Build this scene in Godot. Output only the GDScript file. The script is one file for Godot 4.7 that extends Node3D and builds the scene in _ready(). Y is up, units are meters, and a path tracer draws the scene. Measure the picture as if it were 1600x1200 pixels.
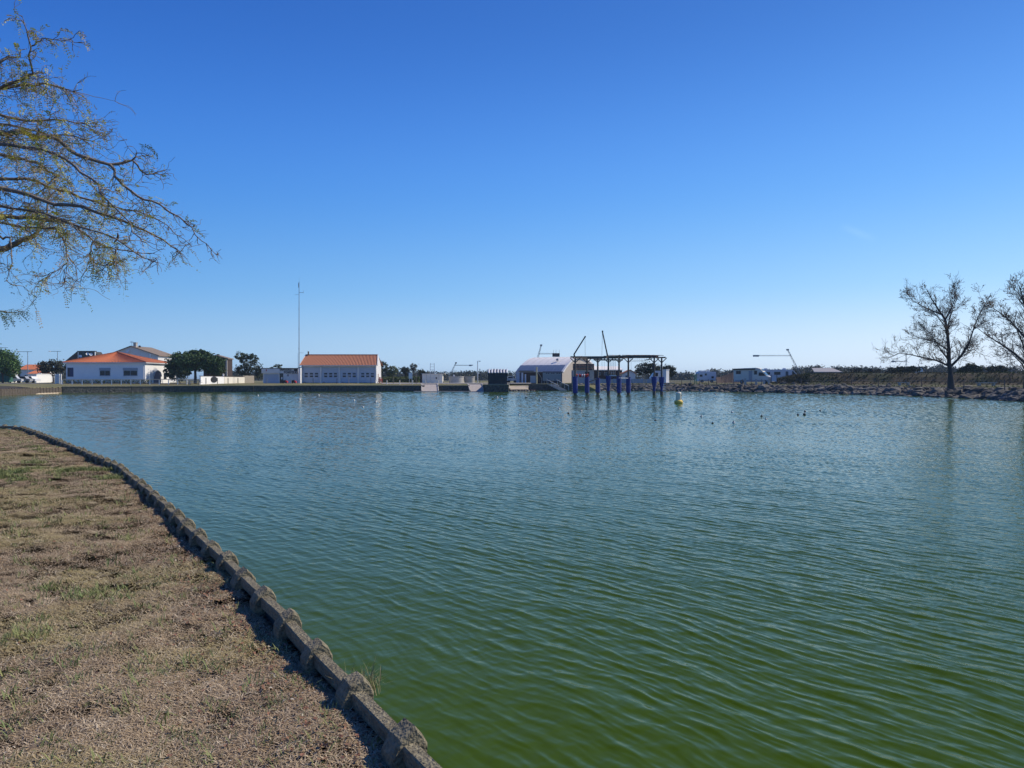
extends Node3D

const F := 1109.0      # focal length of the photograph, in its own pixels
const EYE := 2.4       # eye above the water
const HZ := 592.0      # row of the horizon in the photograph
var R := RandomNumberGenerator.new()

# ---------------------------------------------------------------- shapes
class MB:
	var v := PackedVector3Array()
	var n := PackedVector3Array()
	var c := PackedColorArray()
	var col := Color.WHITE
	var colored := false
	func paint(k: Color) -> void:
		col = k
		colored = true
	func tri(a: Vector3, b: Vector3, d: Vector3) -> void:
		var m := (b - a).cross(d - a).normalized()
		v.append(a); v.append(d); v.append(b)
		for i in 3:
			n.append(m); c.append(col)
	func tri_n(a: Vector3, b: Vector3, d: Vector3, na: Vector3, nb: Vector3, nd: Vector3) -> void:
		v.append(a); v.append(d); v.append(b)
		n.append(na); n.append(nd); n.append(nb)
		for i in 3:
			c.append(col)
	func quad(a: Vector3, b: Vector3, d: Vector3, e: Vector3) -> void:
		tri(a, b, d); tri(a, d, e)
	func hexa(p: Array) -> void:   # bottom 4 counter-clockwise seen from above, then top 4
		quad(p[3], p[2], p[1], p[0]); quad(p[4], p[5], p[6], p[7])
		for i in 4:
			var j := (i + 1) % 4
			quad(p[i], p[j], p[j + 4], p[i + 4])
	func box(at: Vector3, s: Vector3, b := Basis()) -> void:
		var p := []
		for y in [-0.5, 0.5]:
			for q in [Vector2(-0.5, 0.5), Vector2(0.5, 0.5), Vector2(0.5, -0.5), Vector2(-0.5, -0.5)]:
				p.append(at + b * Vector3(q.x * s.x, y * s.y, q.y * s.z))
		hexa(p)
	func span(a: Vector3, b: Vector3) -> void:   # box from corner to corner
		box((a + b) / 2.0, (b - a).abs())
	func bar(a: Vector3, b: Vector3, w: float, h: float) -> void:  # rectangular bar from a to b
		var z := (b - a).normalized()
		var x := Vector3.UP.cross(z)
		if x.length() < 0.01:
			x = Vector3.RIGHT
		x = x.normalized()
		box((a + b) / 2.0, Vector3(w, h, a.distance_to(b)), Basis(x, z.cross(x), z))
	func prism(poly: PackedVector2Array, z0: float, z1: float, b := Basis(), at := Vector3.ZERO) -> void:  # counter-clockwise polygon in xy pushed along z
		var k := poly.size()
		var ids := Geometry2D.triangulate_polygon(poly)
		for i in range(0, ids.size(), 3):
			var q := [poly[ids[i]], poly[ids[i + 1]], poly[ids[i + 2]]]
			if (q[1] - q[0]).cross(q[2] - q[0]) < 0.0:
				q = [q[0], q[2], q[1]]
			tri(at + b * Vector3(q[0].x, q[0].y, z1), at + b * Vector3(q[1].x, q[1].y, z1), at + b * Vector3(q[2].x, q[2].y, z1))
			tri(at + b * Vector3(q[0].x, q[0].y, z0), at + b * Vector3(q[2].x, q[2].y, z0), at + b * Vector3(q[1].x, q[1].y, z0))
		for i in k:
			var p := poly[i]
			var r := poly[(i + 1) % k]
			quad(at + b * Vector3(p.x, p.y, z0), at + b * Vector3(r.x, r.y, z0), at + b * Vector3(r.x, r.y, z1), at + b * Vector3(p.x, p.y, z1))
	func tube(pts: Array, rad: Array, sides := 6) -> void:
		var rings := []
		var nrm := []
		var side := Vector3.ZERO
		for i in pts.size():
			var d: Vector3 = (pts[mini(i + 1, pts.size() - 1)] - pts[maxi(i - 1, 0)]).normalized()
			if side == Vector3.ZERO:
				side = d.cross(Vector3.UP if absf(d.y) < 0.9 else Vector3.RIGHT).normalized()
			side = (side - d * side.dot(d)).normalized()
			var up := side.cross(d)
			var ring := []
			var rn := []
			for k in sides:
				var a := TAU * k / sides
				var o := side * cos(a) + up * sin(a)
				rn.append(o)
				ring.append(pts[i] + o * rad[i])
			rings.append(ring); nrm.append(rn)
		for i in pts.size() - 1:
			for k in sides:
				var j := (k + 1) % sides
				tri_n(rings[i][k], rings[i + 1][j], rings[i][j], nrm[i][k], nrm[i + 1][j], nrm[i][j])
				tri_n(rings[i][k], rings[i + 1][k], rings[i + 1][j], nrm[i][k], nrm[i + 1][k], nrm[i + 1][j])
		var last := pts.size() - 1
		for k in range(1, sides - 1):
			if rad[0] > 0.004:
				tri(rings[0][0], rings[0][k], rings[0][k + 1])
			if rad[last] > 0.004:
				tri(rings[last][0], rings[last][k + 1], rings[last][k])
	func cyl(a: Vector3, b: Vector3, r: float, sides := 8) -> void:
		tube([a, b], [r, r], sides)
	func lathe(prof: Array, at: Vector3, sides := 16) -> void:  # prof: Vector2(radius, height), from the bottom up
		for i in prof.size() - 1:
			var p: Vector2 = prof[i]
			var q: Vector2 = prof[i + 1]
			var t := (q - p).normalized()
			for k in sides:
				var a := TAU * k / sides
				var b := TAU * (k + 1) / sides
				var ea := Vector3(cos(a), 0, sin(a))
				var eb := Vector3(cos(b), 0, sin(b))
				var na := (ea * t.y - Vector3.UP * t.x).normalized()
				var nb := (eb * t.y - Vector3.UP * t.x).normalized()
				var p0 := at + ea * p.x + Vector3.UP * p.y
				var p1 := at + eb * p.x + Vector3.UP * p.y
				var q0 := at + ea * q.x + Vector3.UP * q.y
				var q1 := at + eb * q.x + Vector3.UP * q.y
				if p.x > 0.0001:
					tri_n(p0, q1, p1, na, nb, nb)
				if q.x > 0.0001:
					tri_n(p0, q0, q1, na, na, nb)
	func mesh(m: Material) -> ArrayMesh:
		var a := []
		a.resize(Mesh.ARRAY_MAX)
		a[Mesh.ARRAY_VERTEX] = v
		a[Mesh.ARRAY_NORMAL] = n
		if colored:
			a[Mesh.ARRAY_COLOR] = c
		var am := ArrayMesh.new()
		am.add_surface_from_arrays(Mesh.PRIMITIVE_TRIANGLES, a)
		am.surface_set_material(0, m)
		return am

# ---------------------------------------------------------------- nodes
func tag(o: Node, label := "", category := "", group := "", kind := "") -> void:
	if label: o.set_meta("label", label)
	if category: o.set_meta("category", category)
	if group: o.set_meta("group", group)
	if kind: o.set_meta("kind", kind)

func thing(called: String, label: String, category: String, at: Vector3, group := "", turn := 0.0) -> Node3D:
	var o := Node3D.new()
	o.name = called
	add_child(o, true)
	o.position = at
	o.rotation.y = turn
	tag(o, label, category, group)
	return o

func obj(called: String, b: MB, m: Material, parent: Node = self, at := Vector3.ZERO) -> MeshInstance3D:
	var o := MeshInstance3D.new()
	o.name = called
	o.mesh = b.mesh(m)
	o.position = at
	parent.add_child(o, true)
	return o

func shared(called: String, mesh: Mesh, parent: Node, t := Transform3D()) -> MeshInstance3D:
	var o := MeshInstance3D.new()
	o.name = called
	o.mesh = mesh
	o.transform = t
	parent.add_child(o, true)
	return o

func copy(o: Node3D, at: Vector3, turn := 0.0, label := "") -> Node3D:
	var r: Node3D = o.duplicate()
	add_child(r, true)
	r.position = at
	r.rotation.y = turn
	if label: r.set_meta("label", label)
	return r

func scatter(called: String, mesh: Mesh, xf: Array, cols: Array, label: String, category: String) -> MultiMeshInstance3D:
	var mm := MultiMesh.new()
	mm.transform_format = MultiMesh.TRANSFORM_3D
	mm.use_colors = cols.size() > 0
	mm.instance_count = xf.size()
	mm.mesh = mesh
	for i in xf.size():
		mm.set_instance_transform(i, xf[i])
		if cols.size():
			mm.set_instance_color(i, cols[i])
	var o := MultiMeshInstance3D.new()
	o.name = called
	o.multimesh = mm
	add_child(o, true)
	tag(o, label, category, "", "stuff")
	return o

# a place that lies at a column and row of the photograph, a given number of metres ahead
func at(px: float, py: float, d: float) -> Vector3:
	return Vector3((px - 800.0) * d / F, EYE + (HZ - py) * d / F, -d)
func on(px: float, d: float, y: float) -> Vector3:
	return Vector3((px - 800.0) * d / F, y, -d)
func far_of(py: float, y := 0.0) -> float:
	return F * (EYE - y) / (py - HZ)

# ---------------------------------------------------------------- materials
func lin(r: float, g: float, b: float) -> Color:
	return Color(r, g, b).linear_to_srgb()

func mat(r: float, g: float, b: float, rough := 0.85, metal := 0.0) -> StandardMaterial3D:
	var m := StandardMaterial3D.new()
	m.albedo_color = lin(r, g, b)
	m.roughness = rough
	m.metallic = metal
	return m

func painted(rough := 0.9) -> StandardMaterial3D:   # takes its colour from the mesh
	var m := StandardMaterial3D.new()
	m.vertex_color_use_as_albedo = true
	m.roughness = rough
	return m

var noise_seed := 1
func noise_tex(freq: float, size: int, ramp: Array, octaves := 4, normal := 0.0, kind := FastNoiseLite.TYPE_SIMPLEX_SMOOTH) -> NoiseTexture2D:
	var f := FastNoiseLite.new()
	noise_seed += 1
	f.seed = noise_seed
	f.noise_type = kind
	f.frequency = freq
	f.fractal_octaves = octaves
	var t := NoiseTexture2D.new()
	t.noise = f
	t.width = size
	t.height = size
	t.seamless = true
	if normal > 0.0:
		t.as_normal_map = true
		t.bump_strength = normal
	elif ramp.size():
		var g := Gradient.new()
		g.offsets = PackedFloat32Array()
		var offs := PackedFloat32Array()
		var cols := PackedColorArray()
		for i in ramp.size():
			offs.append(float(i) / (ramp.size() - 1))
			cols.append(ramp[i])
		g.offsets = offs
		g.colors = cols
		t.color_ramp = g
	return t

# a rough mineral or plaster surface: mottled colour and fine relief, laid on in world space
func rough_mat(a: Color, b: Color, scale: float, bump := 0.6, freq := 0.02, rough := 0.92) -> StandardMaterial3D:
	var m := StandardMaterial3D.new()
	m.albedo_texture = noise_tex(freq, 256, [a, a.lerp(b, 0.5), b], 5)
	m.roughness = rough
	m.uv1_triplanar = true
	m.uv1_world_triplanar = true
	m.uv1_scale = Vector3.ONE * scale
	if bump > 0.0:
		m.normal_enabled = true
		m.normal_texture = noise_tex(0.06, 256, [], 4, 6.0)
		m.normal_scale = bump
	return m

var M := {}
func materials() -> void:
	M.white = rough_mat(lin(0.62, 0.63, 0.64), lin(0.72, 0.72, 0.72), 0.11, 0.0)  # white lowered to suit fronts that stand in shade
	M.bright = rough_mat(lin(0.78, 0.78, 0.77), lin(0.85, 0.85, 0.83), 0.11, 0.0)  # paler copy of that white, sunlight put into the colour of lit walls
	M.vault_shade = mat(0.13, 0.18, 0.27, 0.45)  # painted shade for the lower front of the hangar vault
	M.cream = rough_mat(lin(0.70, 0.66, 0.56), lin(0.78, 0.75, 0.66), 0.13, 0.0)
	M.offwhite = mat(0.72, 0.74, 0.76, 0.6)
	M.door_white = mat(0.44, 0.50, 0.60, 0.5)
	M.glass = mat(0.012, 0.016, 0.022, 0.08)
	M.blue_pane = mat(0.05, 0.07, 0.11, 0.15)
	M.shutter = mat(0.30, 0.35, 0.40, 0.6)
	M.blue_door = mat(0.045, 0.06, 0.13, 0.6)
	M.tile = rough_mat(lin(0.40, 0.10, 0.04), lin(0.66, 0.25, 0.12), 0.5, 0.4, 0.09)
	M.old_tile = rough_mat(lin(0.33, 0.11, 0.055), lin(0.60, 0.29, 0.165), 0.6, 0.4, 0.09)
	M.tile_ridge = mat(0.34, 0.10, 0.045, 0.9)
	M.brown_roof = rough_mat(lin(0.20, 0.15, 0.11), lin(0.27, 0.21, 0.16), 0.3, 0.3)
	M.dark_roof = rough_mat(lin(0.045, 0.042, 0.04), lin(0.075, 0.07, 0.065), 0.3, 0.3)
	M.dark_wall = rough_mat(lin(0.04, 0.026, 0.022), lin(0.065, 0.043, 0.035), 0.3, 0.3)
	M.concrete = rough_mat(lin(0.36, 0.34, 0.30), lin(0.48, 0.46, 0.42), 0.4, 0.4)
	M.ramp = rough_mat(lin(0.42, 0.37, 0.32), lin(0.52, 0.47, 0.42), 0.25, 0.4)
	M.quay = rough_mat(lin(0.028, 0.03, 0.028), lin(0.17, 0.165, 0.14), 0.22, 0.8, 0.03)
	M.quay_cap = rough_mat(lin(0.16, 0.15, 0.11), lin(0.26, 0.24, 0.18), 0.3, 0.5)
	M.timber_wall = rough_mat(lin(0.07, 0.055, 0.042), lin(0.14, 0.115, 0.09), 0.5, 0.6)
	M.rust = rough_mat(lin(0.10, 0.045, 0.03), lin(0.17, 0.09, 0.06), 0.4, 0.6)
	M.sand = rough_mat(lin(0.42, 0.34, 0.23), lin(0.54, 0.46, 0.34), 0.3, 0.5)
	M.road = rough_mat(lin(0.13, 0.13, 0.14), lin(0.18, 0.18, 0.19), 0.3, 0.3)
	M.slate = mat(0.035, 0.04, 0.048, 0.7)
	M.slate_board = rough_mat(lin(0.030, 0.034, 0.042), lin(0.055, 0.06, 0.07), 0.6, 0.4)
	M.sheet = mat(0.62, 0.62, 0.62, 0.45, 0.2)
	M.vault = rough_mat(lin(0.78, 0.76, 0.72), lin(0.86, 0.84, 0.81), 0.2, 0.2)
	M.brick = rough_mat(lin(0.38, 0.33, 0.285), lin(0.54, 0.49, 0.44), 0.6, 0.5, 0.06)
	M.steel = mat(0.28, 0.30, 0.32, 0.5, 0.4)
	M.dark_steel = mat(0.06, 0.065, 0.075, 0.5, 0.3)
	M.pale_steel = mat(0.55, 0.57, 0.58, 0.5, 0.2)
	M.wood = rough_mat(lin(0.10, 0.085, 0.078), lin(0.17, 0.145, 0.13), 0.8, 0.5)
	M.pale_wood = rough_mat(lin(0.40, 0.35, 0.27), lin(0.52, 0.47, 0.38), 0.8, 0.5)
	M.red_wood = rough_mat(lin(0.13, 0.05, 0.045), lin(0.20, 0.08, 0.07), 0.8, 0.5)
	M.blue_pad = rough_mat(lin(0.014, 0.032, 0.20), lin(0.022, 0.05, 0.27), 0.9, 0.3, 0.03, 0.6)
	M.red = mat(0.52, 0.025, 0.02, 0.6)
	M.white_paint = mat(0.78, 0.78, 0.76, 0.6)
	M.yellow = mat(0.84, 0.58, 0.10, 0.5)
	M.buoy_white = mat(0.88, 0.80, 0.60, 0.6)
	M.black = mat(0.015, 0.015, 0.016, 0.6)
	M.rope = mat(0.30, 0.29, 0.27, 0.9)
	M.float_pale = mat(0.70, 0.68, 0.62, 0.6)
	M.float_dark = mat(0.03, 0.03, 0.035, 0.6)
	M.van_white = mat(0.58, 0.60, 0.64, 0.35)
	M.van_grey = mat(0.34, 0.36, 0.39, 0.4)
	M.tyre = mat(0.02, 0.02, 0.02, 0.9)
	M.green_paint = mat(0.10, 0.32, 0.14, 0.6)
	M.bin_green = mat(0.03, 0.12, 0.09, 0.7)
	M.leaf = painted(0.75)
	M.leaf.backlight_enabled = true
	M.leaf.backlight = Color(0.75, 0.75, 0.4)
	M.hard_leaf = painted(0.8)
	M.bark = rough_mat(lin(0.15, 0.125, 0.105), lin(0.29, 0.245, 0.21), 4.0, 0.8, 0.05)
	M.far_bark = rough_mat(lin(0.06, 0.052, 0.05), lin(0.11, 0.096, 0.09), 1.5, 0.5, 0.05)
	M.rock = []
	for k in 4:
		var g: float = [0.07, 0.11, 0.16, 0.09][k]
		M.rock.append(rough_mat(lin(g * 0.72, g * 0.69, g * 0.60), lin(g * 1.45, g * 1.38, g * 1.2), 0.7, 0.8, 0.03))
	# weathered concrete of the bank edging, seen from close by: pale lichen on grey, coarse grains
	var e := StandardMaterial3D.new()
	e.albedo_texture = noise_tex(0.012, 512, [lin(0.11, 0.095, 0.062), lin(0.22, 0.19, 0.122), lin(0.28, 0.245, 0.16), lin(0.42, 0.375, 0.255)], 6)
	e.detail_enabled = true
	e.detail_blend_mode = BaseMaterial3D.BLEND_MODE_MUL
	e.detail_albedo = noise_tex(0.12, 256, [Color(0.5, 0.5, 0.5), Color(0.92, 0.92, 0.92), Color(1, 1, 1)], 4)
	e.uv1_triplanar = true
	e.uv1_world_triplanar = true
	e.uv1_scale = Vector3.ONE * 1.7
	e.roughness = 0.95
	e.normal_enabled = true
	e.normal_texture = noise_tex(0.05, 512, [], 5, 9.0)
	e.normal_scale = 1.0
	M.edging = e

# ---------------------------------------------------------------- foliage
# a crown made of leaf-sized faces gathered in clumps inside some ellipsoids [centre, radii]
func crown(b: MB, lobes: Array, clumps: int, leaves: int, size: float, c0: Color, c1: Color, hollow := 0.55) -> void:
	var total := 0.0
	for l in lobes:
		total += l[1].x * l[1].y
	for l in lobes:
		var many := int(clumps * l[1].x * l[1].y / total) + 1
		for i in many:
			var d := Vector3(R.randfn(), R.randfn(), R.randfn()).normalized()
			var q: Vector3 = l[0] + d * l[1] * lerpf(hollow, 1.0, R.randf())
			var tone := c0.lerp(c1, clampf(R.randfn(0.5, 0.28), 0.0, 1.0))
			var cr: float = minf(l[1].x, l[1].y) * R.randf_range(0.22, 0.42)
			for k in leaves:
				var o := Vector3(R.randfn(), R.randfn() * 0.7, R.randfn()) * cr * 0.6
				leaf(b, q + o, size * R.randf_range(0.6, 1.4), tone * R.randf_range(0.8, 1.2))

func leaf(b: MB, p: Vector3, s: float, k: Color) -> void:
	var x := Vector3(R.randfn(), R.randfn(), R.randfn()).normalized()
	var y := x.cross(Vector3(R.randfn(), R.randfn(), R.randfn())).normalized()
	b.paint(Color(k.r, k.g, k.b, 1.0))
	b.tri(p - x * s * 0.5, p + y * s * 0.3, p + x * s * 0.5)
	b.tri(p - x * s * 0.5, p + x * s * 0.5, p - y * s * 0.28)

# a crooked branch and what grows from it; tips collects where leaves can sit
func branch(b: MB, p: Vector3, dir: Vector3, length: float, r: float, level: int, opt: Dictionary, tips: Array) -> void:
	var segs: int = opt.segs
	var pts := [p]
	var rad := [r]
	var d := dir.normalized()
	for i in segs:
		d = (d + Vector3(R.randfn(), R.randfn(), R.randfn()) * float(opt.wander) + Vector3(opt.pull) * 0.12).normalized()
		p += d * length / segs
		pts.append(p)
		rad.append(maxf(r * (1.0 - 0.75 * (i + 1) / segs), float(opt.thin)))
	b.tube(pts, rad, 5 if r > float(opt.thin) * 2.5 else 3)
	tips.append([pts[segs], d, level])
	if level <= 1:
		for i in range(1, segs):
			tips.append([pts[i], d, level])
	if level > 0:
		var many: int = opt.kids[mini(level, opt.kids.size()) - 1]
		for k in many:
			var t := R.randf_range(0.25, 1.0)
			var i := clampi(int(t * segs), 1, segs)
			var dd: Vector3 = (pts[i] - pts[i - 1]).normalized()
			var s := dd.cross(Vector3(R.randfn(), R.randfn(), R.randfn())).normalized()
			branch(b, pts[i], dd * float(opt.ahead) + s * R.randf_range(0.5, 1.0), length * R.randf_range(0.4, 0.7), rad[i] * 0.65, level - 1, opt, tips)

# ---------------------------------------------------------------- the place
const SUN := Vector3(0.72, 0.66, -0.24)
var near_edge := [Vector2(7.0, 8.5), Vector2(2.9, 2.3), Vector2(-0.437, -2.870), Vector2(-1.356, -4.294), Vector2(-2.310, -5.739), Vector2(-3.302, -7.174), Vector2(-4.262, -8.598), Vector2(-6.646, -11.974), Vector2(-8.651, -14.348), Vector2(-11.710, -17.935), Vector2(-14.75, -21.35), Vector2(-15.5, -21.9), Vector2(-17.5, -22.4), Vector2(-25, -22.6), Vector2(-60, -24.5), Vector2(-80, -30)]
var far_edge := [Vector2(-95, -45), Vector2(-92, -68)]
var patch := FastNoiseLite.new()
var fine := FastNoiseLite.new()

func edge_x(z: float) -> float:
	for i in near_edge.size() - 1:
		var a: Vector2 = near_edge[i]
		var b: Vector2 = near_edge[i + 1]
		if z <= a.y and z >= b.y and a.y > b.y:
			return lerpf(a.x, b.x, (a.y - z) / (a.y - b.y))
	return -17.5

func lawn_y(x: float, z: float) -> float:
	return 0.85 + patch.get_noise_2d(x * 2.0, z * 2.0) * 0.05 + fine.get_noise_2d(x, z) * 0.012

func along(path: Array, step: float, limit := 1e9) -> Array:   # points each step along a polyline
	var out := []
	var carry := 0.0
	var walked := 0.0
	for i in path.size() - 1:
		var a: Vector2 = path[i]
		var b: Vector2 = path[i + 1]
		var l := a.distance_to(b)
		var t := carry
		while t < l and walked + t < limit:
			out.append(a.lerp(b, t / l))
			t += step
		carry = t - l
		walked += l
	return out

func sky() -> Sky:
	var w := 1536
	var h := 768
	var data := PackedFloat32Array()
	data.resize(w * h * 3)
	var s := SUN.normalized()
	var ca := Vector3(510, 240, -F).normalized()   # ends of the faint vapour trail
	var cb := Vector3(570, 216, -F).normalized()
	var span := ca.distance_to(cb)
	var i := 0
	for y in h:
		var e := (0.5 - (y + 0.5) / h) * PI
		var up := sin(e)
		var u := maxf(up, 0.0)
		var n := 0
		while n < SKY_AT.size() - 2 and u > SKY_AT[n + 1]:
			n += 1
		var base := sky_base(u, n)
		var ahead: float = Vector3(0, up, -cos(e)).dot(s)
		for x in w:
			var az := (x + 0.5) / w * TAU
			var d := Vector3(sin(az) * cos(e), up, -cos(az) * cos(e))
			var dc := minf(d.dot(s), 0.97) - ahead
			# brighter and whiter towards the sun, deeper away from it
			var r := base.x * exp(dc * 1.15)
			var g := base.y * exp(dc * 0.70)
			var b := base.z * exp(dc * 0.38)
			if y > 290 and y < 384 and x > 60 and x < 150:
				var t := (d - ca).dot(cb - ca) / (span * span)
				if t > 0.0 and t < 1.0:
					var off := d.distance_to(ca.lerp(cb, t))
					var m := exp(-off * off / 0.0000045) * sin(t * PI) * 0.07
					r += m; g += m; b += m * 0.8
			if up < 0.0:   # below the horizon: dim haze over land
				var l := 1.0 - exp(up * 14.0)
				r = lerpf(r, 0.10, l); g = lerpf(g, 0.11, l); b = lerpf(b, 0.10, l)
			data[i] = r; data[i + 1] = g; data[i + 2] = b
			i += 3
	var p := PanoramaSkyMaterial.new()
	p.panorama = ImageTexture.create_from_image(Image.create_from_data(w, h, false, Image.FORMAT_RGBF, data.to_byte_array()))
	var k := Sky.new()
	k.sky_material = p
	return k

const SKY_AT := [0.0, 0.047, 0.127, 0.26, 0.47, 0.75, 1.0]
const SKY := [Vector3(0.62, 0.80, 0.99), Vector3(0.50, 0.725, 0.97), Vector3(0.26, 0.55, 0.95), Vector3(0.112, 0.352, 0.88), Vector3(0.044, 0.174, 0.60), Vector3(0.025, 0.105, 0.42), Vector3(0.02, 0.085, 0.36)]

func sky_base(u: float, n: int) -> Vector3:   # a smooth curve through the table, with one-sided slopes at its ends
	var h: float = SKY_AT[n + 1] - SKY_AT[n]
	var t: float = (u - SKY_AT[n]) / h
	var m0 := sky_slope(n) * h
	var m1 := sky_slope(n + 1) * h
	var a: Vector3 = SKY[n]
	var b: Vector3 = SKY[n + 1]
	return a * (2 * t * t * t - 3 * t * t + 1) + m0 * (t * t * t - 2 * t * t + t) + b * (3 * t * t - 2 * t * t * t) + m1 * (t * t * t - t * t)

func sky_slope(i: int) -> Vector3:
	var a := maxi(i - 1, 0)
	var b := mini(i + 1, SKY_AT.size() - 1)
	if i > 0 and i < SKY_AT.size() - 1:
		var s0: Vector3 = (SKY[i] - SKY[a]) / (SKY_AT[i] - SKY_AT[a])
		var s1: Vector3 = (SKY[b] - SKY[i]) / (SKY_AT[b] - SKY_AT[i])
		return Vector3(soft(s0.x, s1.x), soft(s0.y, s1.y), soft(s0.z, s1.z))
	return (SKY[b] - SKY[a]) / (SKY_AT[b] - SKY_AT[a])

func soft(a: float, b: float) -> float:
	return 2.0 * a * b / (a + b) if a * b > 0.0 else 0.0

func _ready() -> void:
	R.seed = 7
	patch.seed = 3; patch.frequency = 0.25; patch.fractal_octaves = 3
	fine.seed = 9; fine.frequency = 1.6; fine.fractal_octaves = 2
	var cam := Camera3D.new()
	cam.name = "camera"
	cam.position = Vector3(0, EYE, 0)
	cam.rotation.x = -atan((600.0 - HZ) / F)
	cam.fov = rad_to_deg(2.0 * atan(600.0 / F))
	cam.near = 0.05
	cam.far = 6000.0
	add_child(cam)
	cam.current = true
	var env := Environment.new()
	env.background_mode = Environment.BG_SKY
	env.sky = sky()
	env.ambient_light_source = Environment.AMBIENT_SOURCE_SKY
	env.tonemap_mode = Environment.TONE_MAPPER_LINEAR
	env.tonemap_exposure = 1.0
	env.sdfgi_enabled = true
	env.ssao_enabled = true
	env.ssil_enabled = true
	env.fog_enabled = true
	env.fog_density = 0.00022
	env.fog_light_color = Color(0.75, 0.86, 0.97)
	var we := WorldEnvironment.new()
	we.name = "world_environment"
	we.environment = env
	add_child(we)
	var sun := DirectionalLight3D.new()
	sun.name = "sun"
	sun.light_energy = 1.42
	sun.light_color = Color(1.0, 0.95, 0.87)
	sun.light_angular_distance = 0.53
	sun.shadow_enabled = true
	add_child(sun)
	sun.look_at_from_position(SUN * 100.0, Vector3.ZERO, Vector3.UP)
	materials()
	land()
	water()
	lawn()
	edging()
	quay()
	right_bank()
	left_houses()
	fire_station()
	middle_ground()
	hangar()
	obstacle_course()
	vehicles()
	right_side()
	far_trees()
	floats()
	overhanging_tree()
	plane_trees()

# ---------------------------------------------------------------- ground and water
func shore() -> Array:     # [x, z, kind] round the basin
	for q in [[-400, 80], [-150, 92], [0, 101], [60, 112], [100, 118], [250, 127], [450, 133], [650, 136], [757, 136], [794, 137], [796, 147], [826, 148], [895, 145], [1000, 140], [1050, 139], [1150, 130], [1250, 118], [1350, 106], [1450, 95], [1520, 86], [1600, 74], [1760, 66]]:
		var p := on(q[0], q[1], 0.0)
		far_edge.append(Vector2(p.x, p.z))
	far_edge.append_array([Vector2(61, -45), Vector2(59, -20), Vector2(50, 0), Vector2(30, 9), Vector2(15, 11), Vector2(7.0, 8.5)])
	var out := []
	for p in along(near_edge, 4.0):
		out.append([p, "near"])
	var k := 0
	for i in far_edge.size() - 1:
		for p in along([far_edge[i], far_edge[i + 1]], 3.0):
			var px: float = 800.0 + p.x * F / maxf(-p.y, 1.0)
			out.append([p, "quay" if p.y < -50.0 and px < 925.0 and px > 40.0 else "slope"])
		k += 1
	out.append([near_edge[0], "near"])
	return out

func land() -> void:
	var b := MB.new()
	var s := shore()
	var offs := [0.0, 0.4, 2.0, 5.0, 9.0, 16.0, 28.0, 45.0, 80.0, 160.0, 400.0, 1200.0, 4000.0]
	var heights := {"near": [-0.6, 0.2, 0.5, 0.5, 0.5, 0.5, 0.6, 0.8, 1.2, 1.4, 1.5, 1.5, 1.5], "quay": [-0.6, 1.03, 1.08, 1.18, 1.28, 1.40, 1.45, 1.48, 1.5, 1.5, 1.5, 1.6, 2.0], "slope": [-0.6, -0.3, 0.45, 1.28, 1.36, 1.42, 1.46, 1.5, 1.5, 1.5, 1.5, 1.6, 2.0]}
	var c := Vector2(0, -60)
	var rows := []
	var cols := []
	for q in s:
		var p: Vector2 = q[0]
		var d := (p - c).normalized()
		var row := []
		var crow := []
		for i in offs.size():
			var w: Vector2 = p + d * float(offs[i])
			var y: float = heights[q[1]][i]
			if i > 2 and i < 8:
				y += patch.get_noise_2d(w.x * 0.3, w.y * 0.3) * 0.06
			row.append(Vector3(w.x, y, w.y))
			var t := clampf(0.5 + patch.get_noise_2d(w.x * 0.5, w.y * 0.5) * 1.3, 0.0, 1.0)
			var k := Color(0.15, 0.125, 0.05).lerp(Color(0.085, 0.10, 0.03), t)
			if q[1] == "quay":
				k = Color(0.30, 0.26, 0.115).lerp(Color(0.19, 0.195, 0.065), t)
			if i < 3 and q[1] == "slope":
				k = Color(0.055, 0.05, 0.042)
			if i > 8:
				k = Color(0.14, 0.13, 0.06).lerp(Color(0.07, 0.085, 0.035), t)
			crow.append(k)
		rows.append(row); cols.append(crow)
	for i in rows.size() - 1:
		for j in offs.size() - 1:
			b.paint(cols[i][j])
			b.quad(rows[i][j], rows[i][j + 1], rows[i + 1][j + 1], rows[i + 1][j])
	var m := painted(0.95)
	m.albedo_texture = noise_tex(0.05, 512, [Color(0.62, 0.62, 0.62), Color(0.9, 0.9, 0.9), Color(1, 1, 1)], 5)
	m.uv1_triplanar = true
	m.uv1_world_triplanar = true
	m.uv1_scale = Vector3.ONE * 0.21
	m.normal_enabled = true
	m.normal_texture = noise_tex(0.06, 512, [], 4, 8.0)
	m.normal_scale = 0.8
	var g := obj("ground", b, m)
	tag(g, "dry grassy ground round the pond and out to the horizon", "ground", "", "structure")

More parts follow.
